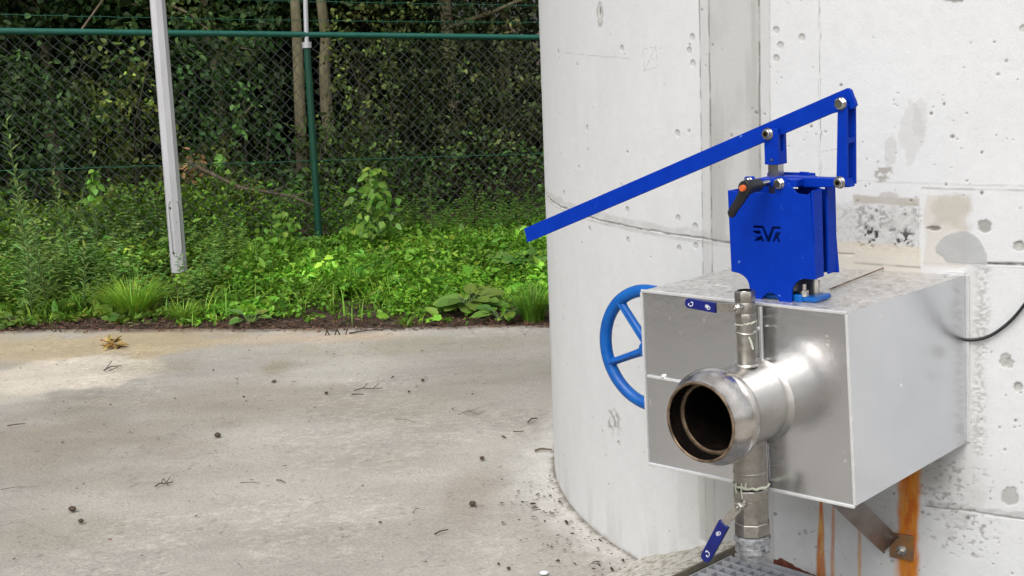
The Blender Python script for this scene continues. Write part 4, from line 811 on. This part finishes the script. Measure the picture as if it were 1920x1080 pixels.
# ground cover (stuff)
def gx0(y): return -5+0*y
def cover_h(x, y):                                           # height of the herb layer
    e = y-edgeY(x); bf = y-(9.0+(x+3.1)*.55); h = .03+.11*sst(.25, 1.3, e)+.26*sst(-.05, .3, bf)*(1-.7*sst(.8, 1.7, bf)); return h*(.45+.9*fbm(x, y, .5, 3, 90))*(1+.3*sst(-1.7, -2.6, x)*sst(.4, 1.2, e)*sst(2.2, 1.4, e))
def in_tank(x, y): return np.hypot(x-TC[0], y-TC[1]) < TR+.02
def scatter(n, y0=.12, y1=4.2, xr=(-4.6, 1.6), pw=1.2):
    x = rng.uniform(*xr, n); e = y0+(y1-y0)*rng.random(n)**pw; y = edgeY(x)+e; k = ~in_tank(x, y); x, y, e = x[k], y[k], e[k]
    kp = np.hypot((x-gz(338, 532)[0])/.22, (y-gz(338, 532)[1]+.15)/.26) > 1; kp &= np.hypot((x-pb0[0])/.2, (y-pb0[1]+.15)/.3) > 1; x, y, e = x[kp], y[kp], e[kp]; bare = fbm(x, y, .22, 3, 95); keep = rng.random(len(x)) < sst(.12, .62, e-.13*sst(-1.3, -.9, x)+1.1*(bare-.5)); return x[keep], y[keep], e[keep]
Ls = []
def herb(n, ln, col, asp=.62, v=.25, lift=1., patch=None, pw=1.2, y0=.12, y1=4.2, up=.5):
    x, y, e = scatter(n, y0, y1, pw=pw)
    if patch is not None:
        kk = rng.random(len(x)) < sst(patch[0], patch[0]+.12, fbm(x, y, patch[1], 3, patch[2])); x, y, e = x[kk], y[kk], e[kk]
    m_ = len(x); h = cover_h(x, y)*lift; z = soil_h(x, y)+h*(.25+.85*rng.random(m_)**.6)+.01; P = np.stack([x, y, z], 1)
    pc = np.exp(1.7*(fbm(x, y, .4, 3, 96)-.5))[:, None]*(1-.10*sst(1.3, 2.5, e))[:, None]*1.12*np.where((x < -1.75)[:, None], np.array([[.92, .76, 1.0]]), np.array([[1, 1, 1]]))*(1+.25*sst(-1.6, -.6, x)*sst(1.8, .8, e))[:, None]
    return leaves(P, rdir(m_, .1)*np.array([1, 1, .6]), rdir(m_, up*3), ln*rng.uniform(.55, 1.3, m_), ln*asp*rng.uniform(.7, 1.2, m_), cvar(m_, col, v)*pc, .3, .25)
Ls.append(herb(36000, .034, (.115, .27, .018), y1=3.1))
Ls.append(herb(36000, .026, (.15, .34, .022), y1=2.6, pw=1.0, patch=(.42, .5, 97)))
Ls.append(herb(12000, .046, (.12, .27, .022), y0=.8, y1=3.2, patch=(.45, .6, 98)))
Ls.append(herb(6000, .060, (.17, .30, .03), asp=.35, y1=2.8, patch=(.5, .4, 99), lift=1.25)); Ls.append(herb(5200, .062, (.15, .33, .03), asp=.6, y0=.2, y1=2.7, lift=1.3, patch=(.44, .5, 93))); Ls.append(herb(2600, .075, (.14, .31, .03), asp=.8, y0=.1, y1=1.6, patch=(.5, .3, 94)))
Ls.append(herb(9000, .050, (.06, .125, .022), y0=2.8, y1=6.5, pw=.9, lift=1.3))
def nettles(n, y0, y1, xr, hr, ln, col, pw=1.):
    x, y, e = scatter(n, y0, y1, xr, pw); n = len(x); nl = 16; h = rng.uniform(*hr, n); b = np.stack([x, y, soil_h(x, y)], 1); ln_ = rng.normal(0, .12, (n, 2)); t = np.linspace(.2, 1, nl)
    P = b[:, None]+np.stack([ln_[:, :1]*h[:, None]*t, ln_[:, 1:]*h[:, None]*t, h[:, None]*t+0*ln_[:, :1]], -1); a = np.arange(nl)*pi/2*1.02+rng.uniform(0, 6, n)[:, None]+pi*(np.arange(nl) % 2)
    D = np.stack([np.cos(a), np.sin(a), .15+.5*np.broadcast_to(t, a.shape)], -1); N = np.stack([-.3*np.cos(a), -.3*np.sin(a), np.ones_like(a)], -1); L_ = (ln*(1.25-.75*t)*rng.uniform(.8, 1.2, (n, nl))).ravel(); c = np.repeat(cvar(n, col, .22), nl, axis=0)
    Ls.append(leaves(P.reshape(-1, 3), D.reshape(-1, 3), N.reshape(-1, 3), L_, L_*.5, c*np.exp(rng.normal(0, .12, len(c)))[:, None], .25, .35))
    S0_ = blades(b, np.stack([ln_[:, 0], ln_[:, 1], 0*x], 1)+1e-4, h, .0035, cvar(n, (.09, .12, .03), .2), .12); Ls.append((S0_[0], S0_[1], S0_[2]))
nettles(700, .5, 2.6, (-4.6, -1.75), (.14, .36), .058, (.17, .31, .065)); nettles(120, .6, 2.2, (-4.2, -2.4), (.30, .55), .075, (.19, .30, .09)); nettles(500, 1.0, 2.7, (-1.75, 1.2), (.08, .20), .050, (.16, .34, .035)); nettles(420, 2.4, 3.6, (-3.5, 1.2), (.20, .38), .06, (.09, .19, .03)); nettles(260, .4, 1.6, (-1.9, 1.0), (.06, .16), .045, (.15, .32, .03))
V, Fq, C6 = concat(Ls); tag(mkobj('ground_cover', V, Fq, M_leaf, cols=C6), 'low green nettles, ivy and herbs covering the verge under the fence', 'ground cover', kind='stuff')
x, y, e = scatter(14000, .1, 3.0, pw=1.1); kk = rng.random(len(x)) < sst(.42, .6, fbm(x, y, .45, 3, 120)); x, y = x[kk], y[kk]; m_ = len(x)
V, Fq, C6 = blades(np.stack([x, y, soil_h(x, y)], 1), rng.normal(size=(m_, 3))*[1, 1, 0]+[.01, 0, 0], rng.uniform(.08, .22, m_)*(1+.0*x), .006, cvar(m_, (.19, .37, .035), .25), .55)
tag(mkobj('grass', V, Fq, M_leaf, cols=C6), 'thin bright grass blades growing through the verge', 'grass', kind='stuff')
for px, py, r, h, n_, lab, c_ in ((250, 590, .20, .26, 600, 'wide bright grass tuft in front of the lamp post, left of its foot', (.26, .46, .045)), (345, 600, .10, .14, 220, 'small grass tuft at the pad edge right below the pole foot', (.21, .38, .04)), (1000, 600, .13, .26, 330, 'spiky grass tuft at the pad edge against the tank', (.14, .30, .03)), (668, 556, .16, .22, 320, 'fine grass tuft in the middle of the verge', (.14, .32, .03)),
                              (120, 590, .12, .15, 230, 'low grass tuft at the far left pad edge', (.13, .26, .03)), (480, 520, .16, .24, 300, 'grass tuft right of the pole among the nettles', (.22, .42, .04)), (762, 615, .03, .10, 40, 'tiny lone grass sprig in the bare soil strip', (.14, .26, .03))):
    g0_ = gz(px, py); b = np.array([g0_[0], g0_[1], float(soil_h(np.array(g0_[0]), np.array(g0_[1])))]); a = rng.uniform(0, 2*pi, n_); rr = r*.45*np.sqrt(rng.random(n_)); D = np.stack([np.cos(a), np.sin(a), 0*a], 1)
    V, Fq, C6 = blades(np.stack([rr*np.cos(a), rr*np.sin(a), 0*a], 1), D, h*rng.uniform(.55, 1.15, n_), .0055, cvar(n_, c_, .2), rng.uniform(.3, 1.0, (n_, 1)))
    o = mkobj('grass_tuft', V, Fq, M_leaf, cols=C6); o.location = tuple(b); tag(o, lab, 'grass tuft', 'grass tufts on the verge')
# single plants ------------------------------------------------------
GW = 'tall weeds on the verge'
def weed(label, px, py_top, Yw, ln, col, nl, asp=.25, seed=0, name='weed', lean=0., grp=GW, zb=0.):
    top = gy(px, py_top, Yw); bx = top[0]+lean; b = np.array([bx, Yw+.02, float(soil_h(np.array(bx), np.array(Yw)))+zb]); t = Th(name, label, 'plant', b, group=grp); rs = np.random.default_rng(seed)
    P = [b+(top-b)*s+np.array([.02*sin(3*s+seed), .01*sin(5*s), 0]) for s in np.linspace(0, 1, 8)]; t.part('stem', tube(P, np.linspace(.006, .002, 8), 6), M_stem, True)
    s = np.linspace(.12, 1, nl); A_ = np.array(P); k = s*6.999; ki = np.minimum(k.astype(int), 6); Q = A_[ki]+(A_[ki+1]-A_[ki])*(k-ki)[:, None]; a = np.arange(nl)*2.4+seed
    D = np.stack([np.cos(a), np.sin(a), .7+.6*s], 1); N = np.stack([-np.cos(a)*.5, -np.sin(a)*.5, np.ones(nl)], 1); V, Fq, C6 = leaves(Q, D, N, ln*(1.15-.6*s)*rs.uniform(.8, 1.2, nl), ln*asp*(1.15-.5*s), cvar(nl, col, .2), .2, .3)
    mkobj('foliage', V-b, Fq, M_leaf, t.e, cols=C6)
for i, a_ in enumerate((('tall narrow leaved weed at the very left edge before the fence', 12, 228, 8.3, .10, (.19, .30, .085), 46), ('upright narrow leaved weed second from the left edge', 104, 318, 8.4, .08, (.19, .30, .085), 40), ('shorter weed leaning by the left edge of the fence view', 38, 340, 8.2, .09, (.19, .30, .085), 44), ('weed with narrow leaves below the left fence panel', 70, 420, 8.0, .08, (.19, .30, .085), 40),
                       ('grey green weed in the left herb patch', 50, 455, 7.9, .08, (.19, .30, .085), 40), ('young weed left of the bright grass tuft', 150, 470, 8.0, .07, (.19, .30, .085), 34), ('thin weed with reddish tip right of the climbing bindweed', 800, 330, 9.2, .06, (.10, .14, .03), 26), ('leafy stem behind the middle verge near the green post', 640, 350, 9.6, .07, (.08, .13, .03), 26), ('dry brown stalk near the tank edge', 975, 375, 9.4, .05, (.16, .13, .05), 16))):
    weed(*a_, seed=i)
def bind(label, px, py0, py1, Yw, n_, sp, ln, col, seed):       # broad heart leaved climbers
    rs = np.random.default_rng(seed); t0_ = gy(px, py0, Yw); b0 = np.array([t0_[0], Yw, float(soil_h(np.array(t0_[0]), np.array(Yw)))]); t = Th('climbing_plant', label, 'plant', b0, group='bindweed plants'); G = []
    for k in range(5): q = gy(px+rs.normal(0, sp*.6), py0+rs.uniform(0, 25), Yw); G.append(limb(b0, q, .004, .002, 8, .03, seed+k))
    t.part('stems', join(*G), M_stem, True); ys_ = py0+(py1-py0)*rs.random(n_); P = np.array([gy(px+rs.normal(0, sp*(.35+.65*(y_-py0)/(py1-py0))), y_, Yw+rs.normal(0, .06)) for y_ in ys_]); D = rs.normal(0, 1, (n_, 3))*[1, 1, .5]+[0, -.3, -.6]; N = rs.normal(0, .5, (n_, 3))+[0, -.8, .7]
    V, Fq, C6 = leaves(P, D, N, ln*rs.uniform(.6, 1.2, n_), ln*.75*rs.uniform(.7, 1.1, n_), cvar(n_, col, .18), .2, .2); mkobj('foliage', V-b0, Fq, M_leaf, t.e, cols=C6)
bind('bright heart leaved climber standing right of the green fence post', 700, 315, 440, 9.3, 150, 26, .065, (.14, .27, .035), 5)
bind('small light green vine climbing the fence left of the pole', 178, 318, 385, 9.0, 30, 9, .06, (.15, .32, .04), 6)
bind('small light green vine just right of the pole', 412, 288, 330, 10.2, 20, 8, .06, (.15, .32, .04), 7)
bind('patch of broad light leaves below the dead branch', 530, 395, 450, 9.3, 70, 22, .05, (.13, .26, .03), 8)
def broad(label, px, py, Yw, n_, ln, col, seed, zl=.05):
    rs = np.random.default_rng(seed); c = gy(px, py, Yw); b = np.array([c[0], Yw, float(soil_h(np.array(c[0]), np.array(Yw)))]); t = Th('burdock', label, 'plant', b, group='broad leaved plants on the verge')
    a = np.arange(n_)*2.4+rs.uniform(0, 3); el_ = rs.uniform(.05, .5, n_); D = np.stack([np.cos(a), np.sin(a)*.9-.1, el_], 1); base_ = b+[0, 0, zl]+D*np.array([.05, .05, .05]); N = np.stack([-.3*np.cos(a), -.3*np.sin(a)-.3, np.ones(n_)], 1)
    V, Fq, C6 = leaves(base_, D, N, ln*rs.uniform(.7, 1.15, n_), ln*.62*rs.uniform(.8, 1.1, n_), cvar(n_, col, .12), .18, .35); o = mkobj('foliage', V-b, Fq, M_leaf, t.e, cols=C6)
    m = o.modifiers.new('s', 'SUBSURF'); m.levels = 1; m.render_levels = 1
    t.part('stalks', join(*[tube([b+[0, 0, -.01], base_[k], base_[k]+D[k]*ln*.4], [.005, .004, .002], 5) for k in range(n_)]), M_stem, True)
broad('large burdock with wide pale green leaves at the pad edge near the tank', 880, 570, 7.62, 19, .18, (.14, .25, .045), 1, .06)
broad('second burdock with big leaves further back near the tank', 985, 470, 8.6, 13, .22, (.12, .24, .04), 2, .10)
broad('round leaved plant low at the pad edge, right of the large burdock', 940, 600, 7.35, 7, .15, (.12, .27, .04), 3, .03)
broad('small broad leaved plant near the foot of the green fence post', 608, 470, 9.4, 7, .16, (.13, .26, .05), 4, .10)
broad('low dock plant at the left pad edge', 30, 600, 7.75, 9, .12, (.11, .21, .04), 5, .02)
broad('low dock plant at the pad edge right of the pole', 470, 595, 7.55, 9, .10, (.14, .26, .05), 6, .02)
# litter on the soil strip (stuff)
n_ = 5200; x = rng.uniform(-4.2, .4, n_); y = edgeY(x)+rng.normal(.13, .12, n_); P = np.stack([x, y, np.maximum(soil_h(x, y), .012*(y < edgeY(x)))+.008], 1); kk = (~in_tank(x, y))&(y > edgeY(x)-.10); P = P[kk]; n_ = len(P)
V, Fq, C6 = leaves(P, rdir(n_)*[1, 1, .15], rdir(n_, 3), rng.uniform(.01, .045, n_), rng.uniform(.002, .013, n_), cvar(n_, (.085, .048, .028), .6, .2), .2, .05)
tag(mkobj('leaf_litter', V, Fq, M_dead, cols=C6), 'brown leaf litter and fine twigs on the bare soil along the pad edge', 'leaf litter', kind='stuff')
n_ = 900; x = rng.uniform(-3, .9, n_); y = 3.3+4*rng.random(n_)**1.0; near = rng.random(n_) < .25; a = rng.uniform(-3.1, -2.55, n_); rd = TR+.02+abs(rng.normal(0, .12, n_)); x = np.where(near, TC[0]+rd*np.cos(a), x); y = np.where(near, TC[1]+rd*np.sin(a), y); kk = ~in_tank(x, y)&(y < edgeY(x)); x, y = x[kk], y[kk]; n_ = len(x)
sz = rng.uniform(.003, .018, n_)*np.where(rng.random(n_) < .06, 2, 1); V, Fq, C6 = leaves(np.stack([x, y, np.full(n_, .022)], 1), rdir(n_)*[1, 1, .1], rdir(n_, 3), sz, sz*rng.uniform(.2, .6, n_), cvar(n_, (.075, .05, .032), .5), .3, 0)
tag(mkobj('pad_crumbs', V, Fq, M_dead, cols=C6), 'tiny dark crumbs of bark and leaf scattered over the concrete pad', 'debris', kind='stuff')
# single pieces on the pad -------------------------------------------
def on(px, py, h=.0): p = gz(px, py, .018); p[2] = .019+h; return p
def twig(label, pts, r=.0028, name='twig', br_=(), m=M_twig, g_='twigs on the concrete pad'):
    r = r*.8; P = [on(x, y, .003+.004*(i % 2)) for i, (x, y) in enumerate(pts)]; G = [tube(P, np.linspace(r, r*.6, len(P)), 6)]
    for bp in br_: G.append(tube([on(x, y, .005+.012*(i % 2)) for i, (x, y) in enumerate(bp)], r*.6, 5))
    V, Fc = join(*G); b = P[0]; o = mkobj(name, V-b, Fc, m); o.location = tuple(b); tag(o, label, 'twig', g_)
twig('forked dark twig in the left foreground of the pad', ((291, 914), (300, 910), (312, 908), (325, 907)), .0032, br_=(((312, 908), (320, 903)), ((302, 910), (307, 906), (316, 913))))
twig('short thick twig near the left image edge', ((14, 800), (30, 799), (47, 796)), .0035); twig('long thin straw at the left image edge of the pad', ((2, 920), (30, 917), (70, 915)), .0018, m=M_branch)
twig('curved twig in front of the tank foot', ((815, 1004), (826, 1000), (840, 995)), .0035); twig('thin curl of twig above the brown stain', ((775, 964), (779, 958), (786, 955)), .002)
twig('long low twig heap of sticks left of centre pad', ((664, 734), (680, 731), (700, 730), (718, 731)), .003, br_=(((680, 731), (690, 726)), ((700, 730), (712, 726)))); twig('short dark stick just below the stick heap', ((660, 741), (670, 742), (682, 741)), .004)
twig('thin pale straw in the middle of the pad', ((740, 788), (760, 790), (780, 794)), .002, m=M_branch); twig('bent dark twig near the tank edge', ((990, 794), (997, 788), (1008, 786)), .004, br_=(((997, 788), (1004, 792)),))
twig('grey twig lying against the foot of the tank', ((1003, 847), (1015, 845), (1035, 845)), .006, m=M_branch); twig('red brown twig left of the tank foot', ((963, 811), (970, 813), (982, 810)), .003); twig('straw coloured tangle of dry stalks beyond the middle of the pad', ((865, 776), (880, 774), (895, 778), (908, 775)), .002, m=M_branch, br_=(((875, 771), (885, 778)), ((888, 771), (893, 780)), ((870, 779), (900, 772))))
twig('single straight needle in the foreground', ((1080, 0+1078), (1100, 1078)), .001) if False else None
twig('thin stick in the lower left middle of the pad', ((450, 907), (470, 908), (488, 908)), .0016); twig('small dark sliver left of the curved twig', ((519, 902), (526, 904), (535, 907)), .003); twig('long dark twig on the soil edge in the middle', ((655, 626), (690, 622), (730, 617), (760, 618)), .005)
twig('twig on the pale patch at the left', ((195, 696), (208, 690), (228, 687)), .004, m=M_twig, br_=(((200, 692), (210, 684)), ((205, 698), (222, 694))))
def lump(label, px, py, r, seed, m=M_twig, cat='pine cone', name='pine_cone', g_='small brown lumps on the concrete pad'):
    r = r*.72; bm = bmesh.new(); bmesh.ops.create_icosphere(bm, subdivisions=3, radius=r); rs = random.Random(seed)
    for v in bm.verts:
        n_ = sin(v.co.x*900/ (r*50+.1)+seed)*cos(v.co.y*700/(r*50+.1))+.6*sin(v.co.z*1300/(r*50+.1)+seed); v.co *= 1+.22*n_*.6+rs.uniform(-.10, .10); v.co.z *= .8
    me = bpy.data.meshes.new(name); bm.to_mesh(me); bm.free(); me.materials.append(m); o = bpy.data.objects.new(name, me); COL.objects.link(o); p = on(px, py, r*.62); o.location = tuple(p); tag(o, label, cat, g_)
lump('round brown alder cone alone in the left middle of the pad', 408, 819, .016, 1); lump('brown cone of the nearest pair, left of the two', 136, 958, .016, 2); lump('smaller brown cone of the nearest pair, right of the two', 152, 980, .012, 3); lump('dark cone right of the stick heap', 612, 739, .011, 4)
lump('dark cone beyond the stick heap toward the tank', 793, 715, .011, 5); lump('dark brown cone beside the tangle of dry stalks', 767, 736, .008, 6); lump('cone in front of the tank in the middle distance', 904, 862, .012, 7); lump('brown cone lying on the reddish stain', 886, 948, .015, 8)
lump('small dark cone at the bottom of the pad', 954, 1068, .008, 9); lump('small dark cone left of the bottom one', 935, 1059-10+10, .006, 10)
# dry leaf cluster
c0 = on(213, 650); n_ = 34; P = np.array([on(213+rng.normal(0, 6), 650+rng.normal(0, 3), rng.uniform(0, .03)) for _ in range(n_)])-c0; V, Fq, C6 = leaves(P, rdir(n_, .3)*[1, 1, .6], rdir(n_, 1), rng.uniform(.035, .07, n_), .02, cvar(n_, (.36, .22, .07), .35), .35, .4)
o = mkobj('dry_leaf_cluster', V, Fq, M_dead, cols=C6); o.location = tuple(c0); tag(o, 'clump of curled yellow brown dead leaves on the far left of the pad', 'dead leaves')
c0 = on(630, 628); g_ = [tube([np.array([x_, 0, 0]), np.array([x_+.012*(-1)**k, 0, .03]), np.array([x_+.02*(-1)**k, 0, .055])], .0035, 5) for k, x_ in enumerate((-.055, -.035, -.005, .02, .05))]
V, Fc = join(*g_); o = mkobj('dry_stalks', V, Fc, M_twig); o.location = tuple(c0); tag(o, 'few short dry stalks standing up at the soil edge of the pad', 'dry stalks')
c0 = on(1020, 1076); V, Fc = lathe((0, 0, 0), (0, 0, 1), ((0, .016), (.004, .02), (.007, .015), (.008, .004)), 9); o = mkobj('white_pebble', V, Fc, M_white, smooth=True); o.location = tuple(c0); tag(o, 'flat white pebble at the bottom edge of the pad', 'pebble'); o.scale = (.7, .7, .7)
